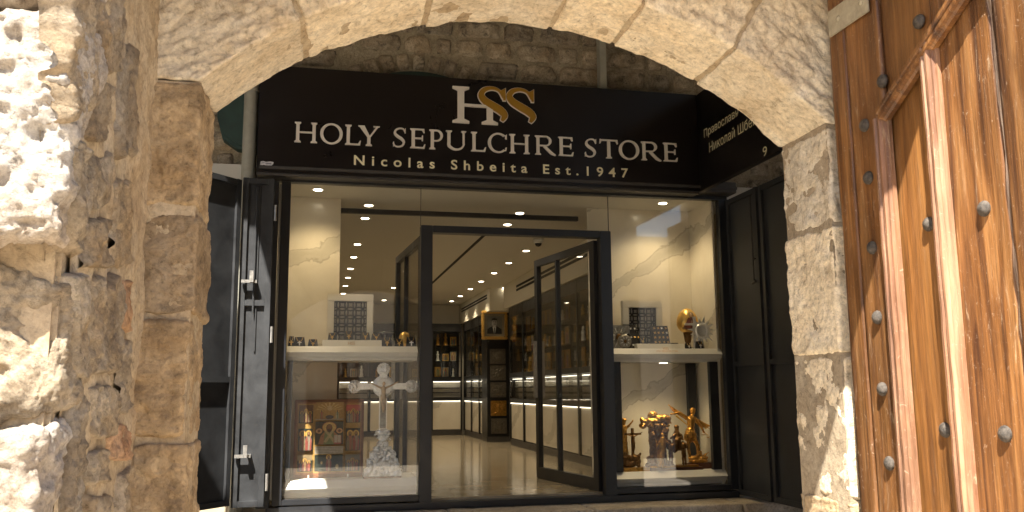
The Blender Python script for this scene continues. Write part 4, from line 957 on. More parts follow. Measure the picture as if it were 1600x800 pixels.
pt.ell(0, h*.585, w*.105, h*.135, (.36, .35, .33)); pt.poly([(-w*.11, h*.60), (-w*.10, h*.72), (0, h*.75), (w*.10, h*.72), (w*.11, h*.60), (w*.08, h*.67), (-w*.08, h*.67)], (.05, .05, .05)); pt.rect(-w*.05, w*.05, h*.525, h*.545, (.06, .06, .06)); pt.ell(-w*.04, h*.61, w*.018, h*.012, (.08, .08, .08)); pt.ell(w*.04, h*.61, w*.018, h*.012, (.08, .08, .08))
pt.build('photograph', po)
# hanging string of oval icons beside the pillar
for k in range(4):
    p = onY(803, 478+k*17, YP-.15); t = thing('oval_icon', (p[0], p[1], p[2]-.06), 'oval gold medallion hanging in a string beside the portrait pillar', 'medallion', 'string of oval medallions')
    MB().lathe((p[0], p[1], p[2]), [(.001, 0), (.05, .002), (.06, .01), (.06, .02), (.02, .03)], 16, (0, -1, 0)).build('rim', 'gold_metal', t, True)
    Paint((p[0], p[1]-.031, p[2]), (1, 0, 0), (0, 0, 1), (0, -1, 0)).ell(0, 0, .045, .05, (.25, .05, .03)).ell(0, .01, .02, .025, (.45, .3, .18)).build('painting', t)
    if k == 0: MB().tube([(p[0], p[1]+.01, zb0), (p[0], p[1]+.01, p[2]-.9)], .004, 6).build('cord', 'velvet_black', t)

# ================================================================== DISPLAY WINDOWS
G = F+0.03
def cornice(name, t, x0, x1, y0, y1, z0, z1, mat='white_paint'):
    h = z1-z0
    d = y1-y0; pf = [(d, 1), (.050, 1), (.044, .95), (.004, .60), (0, .57), (0, .53), (.018, .51), (.020, .44), (.028, .30), (.048, .16), (.050, .10), (.062, .08), (.062, 0), (d, 0)]
    m = MB(); k = len(pf); A = [(x0, y0+p[0], z0+h*p[1]) for p in pf]; B = [(x1, q[1], q[2]) for q in A]
    m.add(A+B, [tuple(range(k)), tuple(range(2*k-1, k-1, -1))]+[(i, k+i, k+(i+1) % k, (i+1) % k) for i in range(k)]); return m.build(name, mat, t)
def window_case(label, x0, x1, xback0, xback1, left):
    t = thing('display_case', ((x0+x1)/2, F+.3, ZF), label, 'display case')
    zs1 = onY(470 if left else 1000, 540.5 if left else 544, F+.03)[2]; zs0 = onY(470 if left else 1000, 563 if left else 565, F+.03)[2]
    zl1 = onY(480 if left else 1000, 752 if left else 738, F+.03)[2]; zl0 = WZ0+.001
    cornice('shelf', t, x0, x1, G-.012+.012, F+.58, zs0, zs1, 'white_paint'); cornice('base', t, x0, x1, G, F+.58, zl0, zl1, 'white_paint')
    boxo('back_panel', 'cream_marble', t, xback0, xback1, F+.585, F+.60, ZT, WZ1+.10)
    return t, zs1, zl1, zs0
LB1 = onY(531, 400, F+.585)[0]
tL, zsL, zlL, zsbL = window_case('left display case with white shelf and veined cream panel', WX0+.004, DX0-.012, WX0-.25, LB1, True)
boxo('side_panel', 'cream_marble', tL, WX0-.26, WX0-.25, F+.061, F+.584, ZT, WZ1+.10)
boxo('post', 'frame_black', tL, WX0+.012, WX0+.055, F+.06, F+.12, zlL+.001, zsbL-.001)
boxo('case_ceiling', 'ceiling_paint', tL, WX0-.24, LB1, F+.062, F+.58, WZ1+.03, WZ1+.05)
RBx = onY(1079, 430, F+.585)[0]
tR, zsR, zlR, zsbR = window_case('right display case with white shelf and dark veined cream panel', DX1+.008, WX1-.004, DX1-.02, RBx, False)
boxo('side_panel', 'cream_marble', tR, RBx+.001, RBx+.016, F+.062, F+.60, ZT, WZ1+.10)
for a, b, yy in ((960, 972, .06), (1112, 1126, .06), (1077, 1090, .50)):
    q0, q1 = onY(a, 650, F+yy)[0], onY(b, 650, F+yy)[0]; boxo('post', 'frame_black', tR, q0, min(q1, RBx-.002), F+yy, F+yy+.05, zlR+.001, zsbR-.001)
boxo('case_ceiling', 'ceiling_paint', tR, DX1-.01, RBx-.002, F+.062, F+.58, WZ1+.03, WZ1+.05)
dl = dict(z=WZ1+.03)
downlight(onY(497, 300, F+.30)[0], F+.24, 9, 'warm downlight over the left display shelf', None, WZ1+.03, 2.2, (1.0, .78, .46))
downlight(onY(1030, 300, F+.30)[0], F+.22, 9, 'warm downlight over the right display shelf', None, WZ1+.03, 2.3, (1.0, .78, .46))
downlight(onY(1030, 560, F+.2)[0], F+.10, 6, 'small warm downlight under the right display shelf', None, zsbR, 2.4, (1.0, .78, .46))  # added lamp that lifts the statues below the shelf
# shelf plinths
def onS(a, z, Y): return np.array([onY(a, 535, Y)[0], Y, z])
plL = thing('shelf_plinth', (onY(550, 535, F+.2)[0], F+.2, zsL), 'cream stepped plinth on the left display shelf', 'plinth')
ZPL = zsL+.055
q0, q1 = onY(504, 535, F+.06)[0], onY(597, 535, F+.06)[0]; MB().prism([(0, 0), (.30, 0), (.30, ZPL-zsL), (.03, ZPL-zsL)], (q0, F+.085, zsL+.0005), (0, 1, 0), (0, 0, 1), (1, 0, 0), q1-q0).build('block', 'cream_paint', plL)
plR = thing('shelf_plinth', (onY(1040, 538, F+.2)[0], F+.2, zsR), 'cream stepped plinth on the right display shelf', 'plinth')
ZPR = zsR+.045
q0, q1 = onY(998, 538, F+.06)[0], onY(1072, 538, F+.06)[0]; MB().prism([(0, 0), (.30, 0), (.30, ZPR-zsR), (.03, ZPR-zsR)], (q0, F+.085, zsR+.0005), (0, 1, 0), (0, 0, 1), (1, 0, 0), q1-q0).build('block', 'cream_paint', plR)
# lattice frames
def lattice(label, a0, a1, b0, b1, Y, zbase, inset):
    x0, x1 = onY(a0, 500, Y)[0], onY(a1, 500, Y)[0]; zt = onY((a0+a1)/2, b0, Y)[2]; W = x1-x0; Hh = zt-zbase
    t = thing('lattice_screen', ((x0+x1)/2, Y, zbase), label, 'screen'); iw = W*inset; ih = Hh*inset*.9
    for (p0, p1, z0, z1) in ((0, W, Hh-ih, Hh), (0, W, 0, ih*.4), (0, iw, ih*.4+.001, Hh-ih-.001), (W-iw, W, ih*.4+.001, Hh-ih-.001)): boxo('frame_bar', 'cream_paint', t, x0+p0, x0+p1, Y, Y+.06, zbase+z0, zbase+z1, .004)
    boxo('back_sheet', 'cream_paint', t, x0+iw+.001, x1-iw-.001, Y+.045, Y+.055, zbase+ih*.4+.002, zt-ih-.002)
    m = MB(); lx, lz = W-2*iw, Hh-ih*1.4; s = lx/4.0; r = s*.707; ox, oz = x0+iw, zbase+ih*.4; wd = s*.088; e = 0
    for i in range(-1, 7):
        for j in range(-1, int(lz/s)+3):
            for (cx, cz) in ((ox+i*s, oz+j*s),):
                e += 1
                for q in range(24):
                    a, b = 2*math.pi*q/24, 2*math.pi*(q+1)/24; pts = [(cx+rr*math.cos(t_), cz+rr*math.sin(t_)) for rr, t_ in ((r+wd, a), (r+wd, b), (r-wd, b), (r-wd, a))]
                    if all(ox-.001 <= p_[0] <= ox+lx+.001 and oz-.001 <= p_[1] <= oz+lz+.001 for p_ in pts): m.prism(pts, (0, Y+.02+.0003*(e % 4), 0), (1, 0, 0), (0, 0, 1), (0, -1, 0), .006)
    m.box(ox+.001, ox+.009, Y+.012, Y+.021, oz+.001, oz+lz-.001); m.box(ox+lx-.009, ox+lx-.001, Y+.012, Y+.021, oz+.001, oz+lz-.001); m.box(ox+.0095, ox+lx-.0095, Y+.012, Y+.021, oz+lz-.009, oz+lz-.001)
    m.build('lattice', 'cabinet_black', t)
lattice('cream framed black lattice screen behind the left jewellery stands', 511, 583.5, 459.5, 528, F+.42, zsL, .145)
lattice('cream framed black lattice screen behind the right display shelf', 973.5, 1035, 470, 536, F+.42, zsR, .155)
# jewellery stands
def cross_poly(s): return [(-.12*s, -.5*s), (.12*s, -.5*s), (.12*s, .05*s), (.4*s, .05*s), (.4*s, .27*s), (.12*s, .27*s), (.12*s, .5*s), (-.12*s, .5*s), (-.12*s, .27*s), (-.4*s, .27*s), (-.4*s, .05*s), (-.12*s, .05*s)]
def stand(a, wpx, hpx, z, Y, label, metal='gold_metal', style=0):
    c = onS(a, z, Y); w = wpx*mpp(Y); h = hpx*mpp(Y); t = thing('necklace_stand', tuple(c), label, 'jewellery stand')
    MB().add([(c[0]-w*.5, Y, z), (c[0]+w*.5, Y, z), (c[0]+w*.5, Y+.06, z), (c[0]-w*.5, Y+.06, z), (c[0]-w*.38, Y+.03, z+h), (c[0]+w*.38, Y+.03, z+h), (c[0]+w*.38, Y+.06, z+h), (c[0]-w*.38, Y+.06, z+h)], [(0, 3, 2, 1), (4, 5, 6, 7), (0, 1, 5, 4), (1, 2, 6, 5), (2, 3, 7, 6), (3, 0, 4, 7)]).build('bust', 'velvet_black', t)
    f = lambda sx, sz, d=.004: (c[0]+sx*w, Y+.03*sz-d, z+h*sz)
    MB().tube([f(-.28, .97), f(-.2, .7), f(0, .45), f(.2, .7), f(.28, .97)], .0022, 6).build('chain', 'gold_metal', t)
    MB().prism(cross_poly(h*.5), f(0, .34, .003), (1, 0, 0), (0, .06*0, 1), (0, -1, 0), .004).build('pendant', metal, t)
YJ = F+.13
sl = [(455, 9, 15, zsL, 'black necklace stand with gold chain beside the left window post', 'gold_metal'), (468, 17, 14, zsL, 'black necklace stand with a bright silver cross in the left window', 'silver_metal'), (489, 15, 11, zsL, 'low black necklace stand between the silver cross stand and the plinth', 'gold_metal'),
      (519, 13, 11, ZPL, 'black necklace stand at the left end of the cream plinth', 'gold_metal'), (545, 14, 14, ZPL, 'black necklace stand with crossed gold ribbons before the lattice', 'gold_metal'), (571, 14, 12, ZPL, 'black necklace stand with a gold bow before the lattice edge', 'gold_metal'), (588, 15, 10, ZPL, 'low wide black necklace stand at the right end of the plinth', 'gold_metal'),
      (605, 15, 14, zsL, 'black necklace stand with gold cross just right of the plinth', 'gold_metal'), (624, 13, 12, zsL, 'black necklace stand with gold chain below the gold dome', 'gold_metal'), (643, 15, 15, zsL, 'black necklace stand with silver pendant next to the door frame', 'silver_metal')]
for a, w_, h_, z_, lb, mt in sl: stand(a, w_, h_, z_, YJ if z_ == zsL else F+.14, lb, mt)
c = onS(632, zsL, F+.34); dm = thing('gold_dome', tuple(c), 'gold mosaic dome lamp behind the necklace stands', 'dome')
MB().lathe(tuple(c), [(.050, 0), (.050, .09), (.046, .11), (.036, .13), (.018, .142), (.004, .145)], 20).build('dome', 'gold_metal', dm, True); MB().lathe((c[0], c[1], c[2]+.0005), [(.056, 0), (.056, .012)], 20).build('ring', 'gilt_bronze', dm)
sr = [(1077, 8, 9, zsR, 'small black stand with a white heart pendant on the right shelf', 'silver_metal'), (1095, 11, 12, zsR, 'black stand with a white angel pendant below the sunburst', 'silver_metal'), (1005, 10, 10, ZPR, 'small stand with gold cross at the end of the right plinth', 'gold_metal')]
for a, w_, h_, z_, lb, mt in sr: stand(a, w_, h_, z_, F+.10 if z_ == zsR else F+.14, lb, mt)
# pads with gold stars
def pad(a0, a1, b0, z, Y, label, nx, nz, seed, lean=.3):
    x0, x1 = onY(a0, 530, Y)[0], onY(a1, 530, Y)[0]; h = onY(a0, b0, Y)[2]-z; t = thing('jewellery_pad', ((x0+x1)/2, Y, z), label, 'jewellery pad'); rnd = random.Random(seed)
    MB().add([(x0, Y, z), (x1, Y, z), (x1, Y+.05+h*lean, z), (x0, Y+.05+h*lean, z), (x0, Y+h*lean, z+h), (x1, Y+h*lean, z+h), (x1, Y+.05+h*lean, z+h), (x0, Y+.05+h*lean, z+h)], [(0, 3, 2, 1), (4, 5, 6, 7), (0, 1, 5, 4), (1, 2, 6, 5), (2, 3, 7, 6), (3, 0, 4, 7)]).build('pad', 'velvet_black', t)
    for i in range(nx):
        for j in range(nz):
            sx, sz = x0+(x1-x0)*(i+.5+rnd.uniform(-.1, .1))/nx, h*(j+.5)/nz; r = min((x1-x0)/nx, h/nz)*.36
            MB().prism([((r if k % 2 else r*.45)*math.cos(k*math.pi/4+.3), (r if k % 2 else r*.45)*math.sin(k*math.pi/4+.3)) for k in range(8)], (sx, Y+sz*lean-.001, z+sz), (1, 0, 0), (0, lean, 1), (0, -1, 0), .005).build('star_pendant', rnd.choice(['gold_metal', 'gold_metal', 'silver_metal']), t)
pad(1022, 1047, 508.5, ZPR, F+.22, 'black pad of gold star pendants on the right plinth', 4, 4, 1)
pad(980, 998, 506, ZPR if False else zsR, F+.30, 'black pad of small crosses below the right lattice', 3, 3, 2)
pad(988, 1004, 520, zsR, F+.16, 'tilted black pad of silver and gold charms at the plinth end', 3, 2, 3, .6)
c = onS(1055, zsR, F+.14); bx = thing('ring_box', tuple(c), 'small pale ring box beside the star pendant pad', 'box'); boxo('box', 'clear_plastic', bx, c[0]-.03, c[0]+.03, F+.14, F+.19, zsR, zsR+.04, .003); boxo('lid', 'velvet_black', bx, c[0]-.031, c[0]+.031, F+.139, F+.192, zsR+.041, zsR+.055, .003)
# round and square plaques
def plaque(a, b, rpx, Y, z, label, square, mat='silver_dull'):
    c = onY(a, b, Y); r = rpx*mpp(Y); c[2] = z+r*1.02; t = thing('silver_plaque', (c[0], Y, z), label, 'plaque')
    if square: boxo('plate', mat, t, c[0]-r, c[0]+r, Y, Y+.03, z, c[2]+r, .006)
    else: MB().lathe(tuple(c), [(r*.98, -.03), (r, -.02), (r, 0), (r*.9, .01), (r*.5, .014), (r*.01, .016)], 28, (0, -1, 0)).build('plate', mat, t, True)
    for k in range(16):
        an = k*math.pi/8; MB().tube([(c[0]+r*.42*math.cos(an), Y-.012, c[2]+r*.42*math.sin(an)), (c[0]+r*.85*math.cos(an), Y-.008, c[2]+r*.85*math.sin(an))], [.006, .002], 6).build('ray', 'silver_metal' if k % 2 else mat, t)
    MB().ico((c[0], Y-.012, c[2]), (r*.26, .012, r*.30), 2).build('medallion', 'bronze_dark', t, True)
plaque(976, 522, 11, F+.12, zsR, 'round silver plaque with rays at the left end of the right shelf', False)
plaque(966, 512, 19, F+.34, zsR, 'tall square silver plaque leaning behind the round one', True)
# egg icon
c = onS(1075, zsR, F+.30); eg = thing('egg_icon', tuple(c), 'large gilded egg painted with a praying saint on a stand', 'egg')
eh = (540-474)*mpp(F+.30); sc_ = mpp(F+.30); er = 17*sc_; ez = zsR+eh-40*sc_
prof = []
for k in range(21):
    th = math.pi*k/20; hh = -math.cos(th); prof.append((max(.0006, er*math.sin(th)*(1-.14*hh)), 20*sc_*(1+hh)))
MB().lathe((c[0], c[1], ez), prof, 32).build('egg', 'gold_metal', eg, True)
MB().lathe(tuple(c), [(.07, 0), (.07, .012), (.03, .025), (.018, .06), (.03, .075), (.045, ez-zsR+.02), (.03, ez-zsR+.021)], 20).build('stand', 'bronze_dark', eg, True)
def on_egg(pts, col, lift):
    v = []
    for (x, z_) in pts:
        zz_ = z_*40*sc_; hh = np.clip(zz_/(20*sc_)-1, -1, 1); rr = er*math.sqrt(max(0, 1-hh*hh))*(1-.14*hh); xx = max(-rr*.98, min(rr*.98, x*er)); v.append((c[0]+xx, c[1]-math.sqrt(max(0, rr*rr-xx*xx))-lift, ez+zz_))
    return v
P_ = Paint((0, 0, 0), (1, 0, 0), (0, 0, 1), (0, -1, 0), 0)
def egg_patch(x0, x1, z0, z1, col, lift, fn):
    for i in range(10):
        for j in range(10):
            q = [fn(i/10, j/10), fn((i+1)/10, j/10), fn((i+1)/10, (j+1)/10), fn(i/10, (j+1)/10)]
            b = len(P_.v); P_.v += [np.array(p_) for p_ in on_egg(q, col, lift)]; P_.f.append((b, b+1, b+2, b+3)); P_.c.append(col)
def disc(cx, cz, rx, rz): return lambda a, b: (cx+rx*(a+.0001)*math.cos(b*2*math.pi), cz+rz*(a+.0001)*math.sin(b*2*math.pi))
egg_patch(0, 0, 0, 0, (.62, .42, .12), .0012, disc(0.02, .74, .36, .16)); egg_patch(0, 0, 0, 0, (.16, .05, .03), .0020, lambda a, b: ((a-.5)*(1.55-b*.95), .13+.47*b))
egg_patch(0, 0, 0, 0, (.10, .05, .03), .0030, disc(0.04, .70, .24, .125)); egg_patch(0, 0, 0, 0, (.50, .33, .20), .0040, disc(0.0, .70, .16, .10)); egg_patch(0, 0, 0, 0, (.48, .33, .20), .0035, disc(0.0, .42, .09, .08)); egg_patch(0, 0, 0, 0, (.30, .08, .05), .0028, disc(-.25, .33, .22, .16))
P_.build('painting', eg)
# silver cross in front of egg
c = onS(1086, zsR, F+.20); cr = thing('silver_cross', tuple(c), 'small polished silver cross standing before the painted egg', 'cross'); s = mpp(F+.2)
boxo('foot', 'silver_metal', cr, c[0]-.04, c[0]+.04, F+.185, F+.225, zsR, zsR+.015, .003); boxo('upright', 'silver_metal', cr, c[0]-2.6*s, c[0]+2.6*s, F+.195, F+.21, zsR+.016, zsR+52*s, .002); boxo('arm', 'silver_metal', cr, c[0]-16*s, c[0]+16*s, F+.193, F+.212, zsR+38*s, zsR+41.5*s, .001)
# sunburst
Y = F+.14; c = onY(1096.5, 517, Y); s = mpp(Y); sb = thing('sunburst', (c[0], Y, zsR), 'pewter sunburst ornament with long rays on the right shelf', 'ornament')
for k in range(15):
    an = k*2*math.pi/15+.1; r0, r1 = 11*s, (25 if k % 2 else 21)*s; d = np.array([math.cos(an), math.sin(an)]); q = np.array([-d[1], d[0]])
    if c[2]+d[1]*r1 < zsR+.004: r1 = max(r0*1.1, (c[2]-zsR-.004)/max(.01, -d[1]))
    MB().prism([tuple(d*r0+q*3.0*s), tuple(d*r1), tuple(d*r0-q*3.0*s)], (c[0], Y+.006*(k % 2), c[2]), (1, 0, 0), (0, 0, 1), (0, -1, 0), .009).build('ray', 'silver_metal', sb)
MB().lathe(tuple(c), [(8*s, -.004), (8*s, .014), (9.5*s, .018), (12*s, .012), (12*s, -.004)], 28, (0, -1, 0)).build('ring', 'silver_metal', sb, True)
MB().lathe((c[0], Y, c[2]), [(7.9*s, -.003), (7.9*s, .002), (.001, .003)], 24, (0, -1, 0)).build('disc', 'clear_plastic', sb)
MB().prism([(-5*s, -12*s), (5*s, -12*s), (3.5*s, -9*s), (-3.5*s, -9*s)] if False else [(-.03, 0), (.03, 0), (.012, c[2]-zsR-11*s), (-.012, c[2]-zsR-11*s)], (c[0], Y+.03, zsR), (1, 0, 0), (0, 0, 1), (0, -1, 0), .02).build('foot', 'silver_dull', sb)
# tiny print on the right shelf edge
v, f = text_mesh('HSS'); v = v-v.min(0); sx = 9*mpp(F)/v[:, 0].max(); q = onY(1039.5, 546.5, F+.018)
def tiny(txt, a, b, wpx, name):
    v, f = text_mesh(txt); v = v-v.min(0); k = wpx*mpp(F)/v[:, 0].max(); q = onY(a, b, F+.034); return prop(link(name, np.stack([q[0]+v[:, 0]*k, F+.032+.040*((q[2]+v[:, 1]*k-zsbR)/(zsR-zsbR)-.60)/.35-.003, q[2]+v[:, 1]*k], 1), f, 'gilt_bronze', tR), kind='stuff')
tiny('HSS', 1039, 546, 9, 'small_print'); tiny('HOLY SEPULCHRE STORE', 1027, 549.5, 36, 'small_print')
v, f = text_mesh('HSS'); v = v-v.min(0); k = 10*mpp(F)/v[:, 0].max(); q = onY(544, 538.5, F+.084)
prop(link('small_print', np.stack([q[0]+v[:, 0]*k, np.full(len(v), F+.084)+v[:, 1]*k*.5, q[2]+v[:, 1]*k], 1), f, 'gilt_bronze', plL), kind='stuff')

# ------------------------------------------------------------------ icon panel in the lower left window
Y = F+.27; x0, x1 = onY(459, 690, Y)[0], onY(568, 690, Y)[0]; zt = onY(520, 624, Y)[2]; W = x1-x0; Hh = zt-zlL
ip = thing('painted_icon', ((x0+x1)/2, Y, zlL), 'large painted icon of a bishop saint with side scenes in a wooden frame', 'icon')
boxo('board', 'icon_wood', ip, x0, x1, Y, Y+.035, zlL, zt, .006)
GO = (.50, .30, .09); pt = Paint((x0, Y-.0005, zlL), (W, 0, 0), (0, 0, Hh), (0, -1, 0), .0005)
DK = (.035, .045, .035)
pt.rect(.03, .97, .05, .965, (.36, .15, .06)); pt.rect(.05, .95, .07, .945, GO)
cells = [(.06, .265, .70, .93), (.06, .265, .345, .63), (.06, .265, .09, .30), (.30, .70, .735, .965), (.30, .70, .425, .72), (.30, .70, .09, .30), (.735, .94, .70, .93), (.735, .94, .345, .63), (.735, .94, .09, .30)]
for k, (a, b, c_, d) in enumerate(cells):
    pt.rect(a, b, c_, d, DK if k != 3 else (.42, .24, .07))
    if k == 3:
        for j in range(9):
            an = math.pi*(j+.5)/9; pt.poly([(.5, .86), (.5+.19*math.cos(an-.06), .86+.10*math.sin(an-.06)), (.5+.19*math.cos(an+.06), .86+.10*math.sin(an+.06))], (.62, .44, .16))
        pt.ell(.5, .775, .06, .025, (.05, .05, .05)); pt.saint(.385, .74, .13, (.40, .12, .07), (.28, .20, .10)); pt.saint(.61, .74, .13, (.16, .22, .12), (.42, .34, .2)); pt.ell(.5, .89, .035, .035, (.6, .42, .2))
        pt.rect(.30, .70, .738, .752, (.35, .30, .22))
    elif k == 4:
        pt.ell(.5, .645, .105, .072, (.30, .10, .05)); pt.ell(.5, .645, .095, .065, (.58, .38, .12))
        pt.poly([(.345, .43), (.66, .43), (.62, .55), (.555, .60), (.445, .60), (.38, .54)], (.33, .16, .08)); pt.poly([(.42, .43), (.58, .43), (.56, .60), (.44, .60)], (.16, .19, .08)); pt.poly([(.43, .60), (.47, .60), (.60, .46), (.56, .45)], (.40, .32, .16)); pt.poly([(.57, .60), (.53, .60), (.42, .46), (.46, .45)], (.40, .32, .16))
        pt.ell(.5, .638, .045, .050, (.09, .055, .035)); pt.ell(.5, .648, .034, .036, (.20, .10, .05)); pt.ell(.5, .605, .032, .022, (.07, .045, .03))
        pt.rect(.565, .675, .435, .535, (.30, .06, .05)); pt.rect(.573, .618, .45, .545, (.46, .40, .30)); pt.rect(.622, .668, .45, .545, (.46, .40, .30))
        for cx in (.355, .645): pt.ell(cx, .60, .047, .034, (.52, .30, .14)); pt.ell(cx, .60, .020, .018, (.16, .08, .05))
    elif k == 5: pt.saint(.5, .095, .205, (.30, .22, .14), (.22, .06, .05)); pt.ell(.62, .15, .022, .03, (.5, .36, .16)); pt.ell(.40, .20, .015, .02, (.5, .36, .16))
    elif k in (1, 7): pt.saint(a+(b-a)*.3, c_+.01, (d-c_)*.86, (.34, .13, .08), (.20, .16, .09)); pt.saint(a+(b-a)*.72, c_+.01, (d-c_)*.86, (.30, .24, .18), (.30, .08, .06))
    else:
        pt.rect(a, b, d-(d-c_)*.35, d, [(.20, .10, .05), (0, 0, 0), (.30, .22, .12), 0, 0, 0, (.42, .07, .05), 0, (.16, .14, .10)][k] if k in (0, 2, 6, 8) else DK)
        for j in range(3): pt.saint(a+(b-a)*(.22+.28*j), c_+.008, (d-c_)*(.62+.12*(j % 2)), random.choice([(.36, .10, .07), (.14, .16, .22), (.30, .22, .10)]), random.choice([(.18, .06, .05), (.32, .26, .16)]))
pt.rect(.30, .70, .315, .41, (.38, .34, .27))
for j in range(4): pt.rect(.32, .68, .33+j*.02, .336+j*.02, (.22, .17, .12))
pt.build('painting', ip)
for nm in (0, 1): MB().tube([(x0+W*(.22+.56*nm), Y-.03, zlL), (x0+W*(.22+.56*nm), Y-.03, zlL+.03)], .006, 8).build('stand_peg', 'silver_metal', ip)

# ------------------------------------------------------------------ silver altar crucifix
Y = F+.13; s = mpp(Y); cx = onY(598, 670, Y)[0]; zb = zlL
ac = thing('altar_crucifix', (cx, Y, zb), 'ornate silver altar crucifix with trefoil ends on a domed foot', 'crucifix')
def zpx(y): return zb+(750.5-y)*s*1.0
boxo('plinth', 'plinth_wood', ac, cx-27*s, cx+27*s, Y-.06, Y+.10, zb, zb+.018, .003)
rnd = random.Random(5); caps = []
prof = [(748, 27), (742, 27), (737, 23), (724, 21), (714, 16), (707, 10), (700, 5), (690, 4)]
for (ya, ra), (yb, rb) in zip(prof[:-1], prof[1:]): caps.append(('b', (cx-(ra+rb)/2*s, cx+(ra+rb)/2*s, Y-(.05 if ya > 715 else .03), Y+.05, zpx(ya), zpx(yb)+.002)))
for _ in range(70):
    yy = rnd.uniform(700, 746); half = np.interp(yy, [690, 700, 707, 714, 724, 748], [4, 5, 10, 16, 21, 26]); xx = rnd.uniform(-half, half)
    caps.append(('e', (cx+xx*s, Y-.045, zpx(yy)), (.015, .022, .016)))
for sx in (-1, 1):
    for k in range(8): an = k*.75; caps.append(('e', (cx+sx*(18+2.5*k*.8*math.cos(an))*s, Y-.045, zpx(728-2.2*k*math.sin(an)*.8)), (.012, .014, .012)))
foot = sculpt('foot', 'silver_metal', ac, caps, .0042, 2, .003, 70, 5)
caps = [('e', (cx, Y, zpx(686)), (11*s, .03, 6*s)), ('e', (cx, Y, zpx(695)), (6*s, .025, 7*s))]
for k in range(22): caps.append(('e', (cx+rnd.uniform(-11, 11)*s, Y-.015, zpx(rnd.uniform(680, 697))), (.010, .016, .010)))
sculpt('knop', 'silver_metal', ac, caps, .004, 2, .003, 80, 6)
sh = MB(); sh.box(cx-5.6*s, cx+5.6*s, Y-.016, Y+.016, zpx(682), zpx(600), .004); sh.box(cx-42*s, cx+42*s, Y-.0155, Y+.0155, zpx(624.5), zpx(615.5), .004)
sh.build('cross_bars', 'silver_metal', ac)
MB().box(cx-4.2*s, cx+4.2*s, Y-.021, Y-.0165, zpx(680), zpx(632), .002).build('inlay', 'silver_dull', ac)
MB().lathe((cx, Y, zpx(620)), [(.001, -.014), (15*s, -.014), (16*s, 0), (15*s, .014), (10*s, .019), (.001, .020)], 32, (0, -1, 0)).build('ring_plate', 'silver_metal', ac, True)
def trefoil(ex, ey, vx, vy):
    cp = [('e', (cx+ex*s, Y, zpx(ey)), (6*s, .020, 6*s))]
    for k in range(15):
        an = 2*math.pi*k/15; cp.append(('e', (cx+(ex+8*math.cos(an))*s, Y, zpx(ey+8*math.sin(an))), (2.0*s, .012, 2.0*s)))
    for k in range(8): cp.append(('e', (cx+(ex+rnd.uniform(-6, 6))*s, Y-.02, zpx(ey+rnd.uniform(-6, 6))), (2.2*s, .012, 2.2*s)))
    sculpt('trefoil_end', 'silver_metal', ac, cp, .0042, 2, .002, 80, 8)
trefoil(0, 595, 0, 1); trefoil(-41, 620, 1, 0); trefoil(41, 620, 1, 0)
def corpus(par, cx, Y, zh, h, mat, vox):           # figure with outstretched arms, zh = head top
    H_ = lambda f_: zh-h*f_
    cp = [('e', (cx+.01*h, Y, H_(.07)), (.055*h, .06*h, .075*h)), ('c', (cx, Y, H_(.13)), (cx, Y, H_(.20)), .03*h, .04*h), ('c', (cx, Y, H_(.22)), (cx, Y, H_(.36)), .085*h, .075*h), ('c', (cx, Y, H_(.36)), (cx, Y, H_(.50)), .07*h, .085*h), ('e', (cx, Y, H_(.52)), (.11*h, .08*h, .07*h))]
    for sg in (-1, 1):
        cp += [('c', (cx+sg*.08*h, Y, H_(.21)), (cx+sg*.26*h, Y, H_(.13)), .035*h, .028*h), ('c', (cx+sg*.26*h, Y, H_(.13)), (cx+sg*.44*h, Y, H_(.03)), .028*h, .02*h), ('e', (cx+sg*.47*h, Y, H_(.02)), (.03*h, .015*h, .022*h)),
               ('c', (cx+sg*.045*h, Y, H_(.54)), (cx+sg*.035*h, Y-.05*h, H_(.76)), .055*h, .04*h), ('c', (cx+sg*.035*h, Y-.05*h, H_(.76)), (cx+sg*.015*h, Y, H_(.95)), .038*h, .024*h), ('c', (cx+sg*.015*h, Y, H_(.95)), (cx+sg*.015*h, Y-.04*h, H_(1.0)), .022*h, .018*h)]
    sculpt('corpus', mat, par, cp, vox, 3)
corpus(ac, cx, Y-.035, zpx(613), 44*s, 'pale_bronze', .0032)

# ------------------------------------------------------------------ gilt statues in the lower right window
Y = F+.15; s = mpp(Y)
def SX(a, dyy=0): return onY(a, 690, Y)[0]
def SZ(b): return zlR+(738.5-b)*s
def cp(x0, y0, x1, y1, r0, r1, d0=0, d1=None): return ('c', (SX(x0), Y+d0*s, SZ(y0)), (SX(x1), Y+(d0 if d1 is None else d1)*s, SZ(y1)), r0*s, r1*s)
def el(x, y, rx, rz, ry=None, d=0): return ('e', (SX(x), Y+d*s, SZ(y)), (rx*s, (ry or min(rx, rz))*s, rz*s))
gn = thing('grotto_statue', (SX(1042), Y, zlR), 'gilt statue group of a mother riding a donkey under a leafy canopy', 'statue')
boxo('plinth', 'plinth_wood', gn, SX(1013), SX(1094), Y-9*s, Y+9*s, zlR, zlR+4.5*s, .004)
rnd = random.Random(3)
sculpt('canopy', 'gilt_bronze', gn, [el(1022, 664, 19, 6, 9, 2), el(1036, 660, 16, 7, 9, 2), el(1022, 655, 9, 7, 5, 2), el(1006, 670, 6, 5, 6, 2), el(1005, 662, 4, 5, 4, 2), el(1044, 665, 7, 3.5, 5, 2), cp(1040, 662, 1050, 667, 3, 1.5)]+[el(rnd.uniform(1003, 1044), rnd.uniform(668, 673), 2.4, 2.6, 3, -4) for _ in range(14)], .0055, 2, .004, 60, 3)
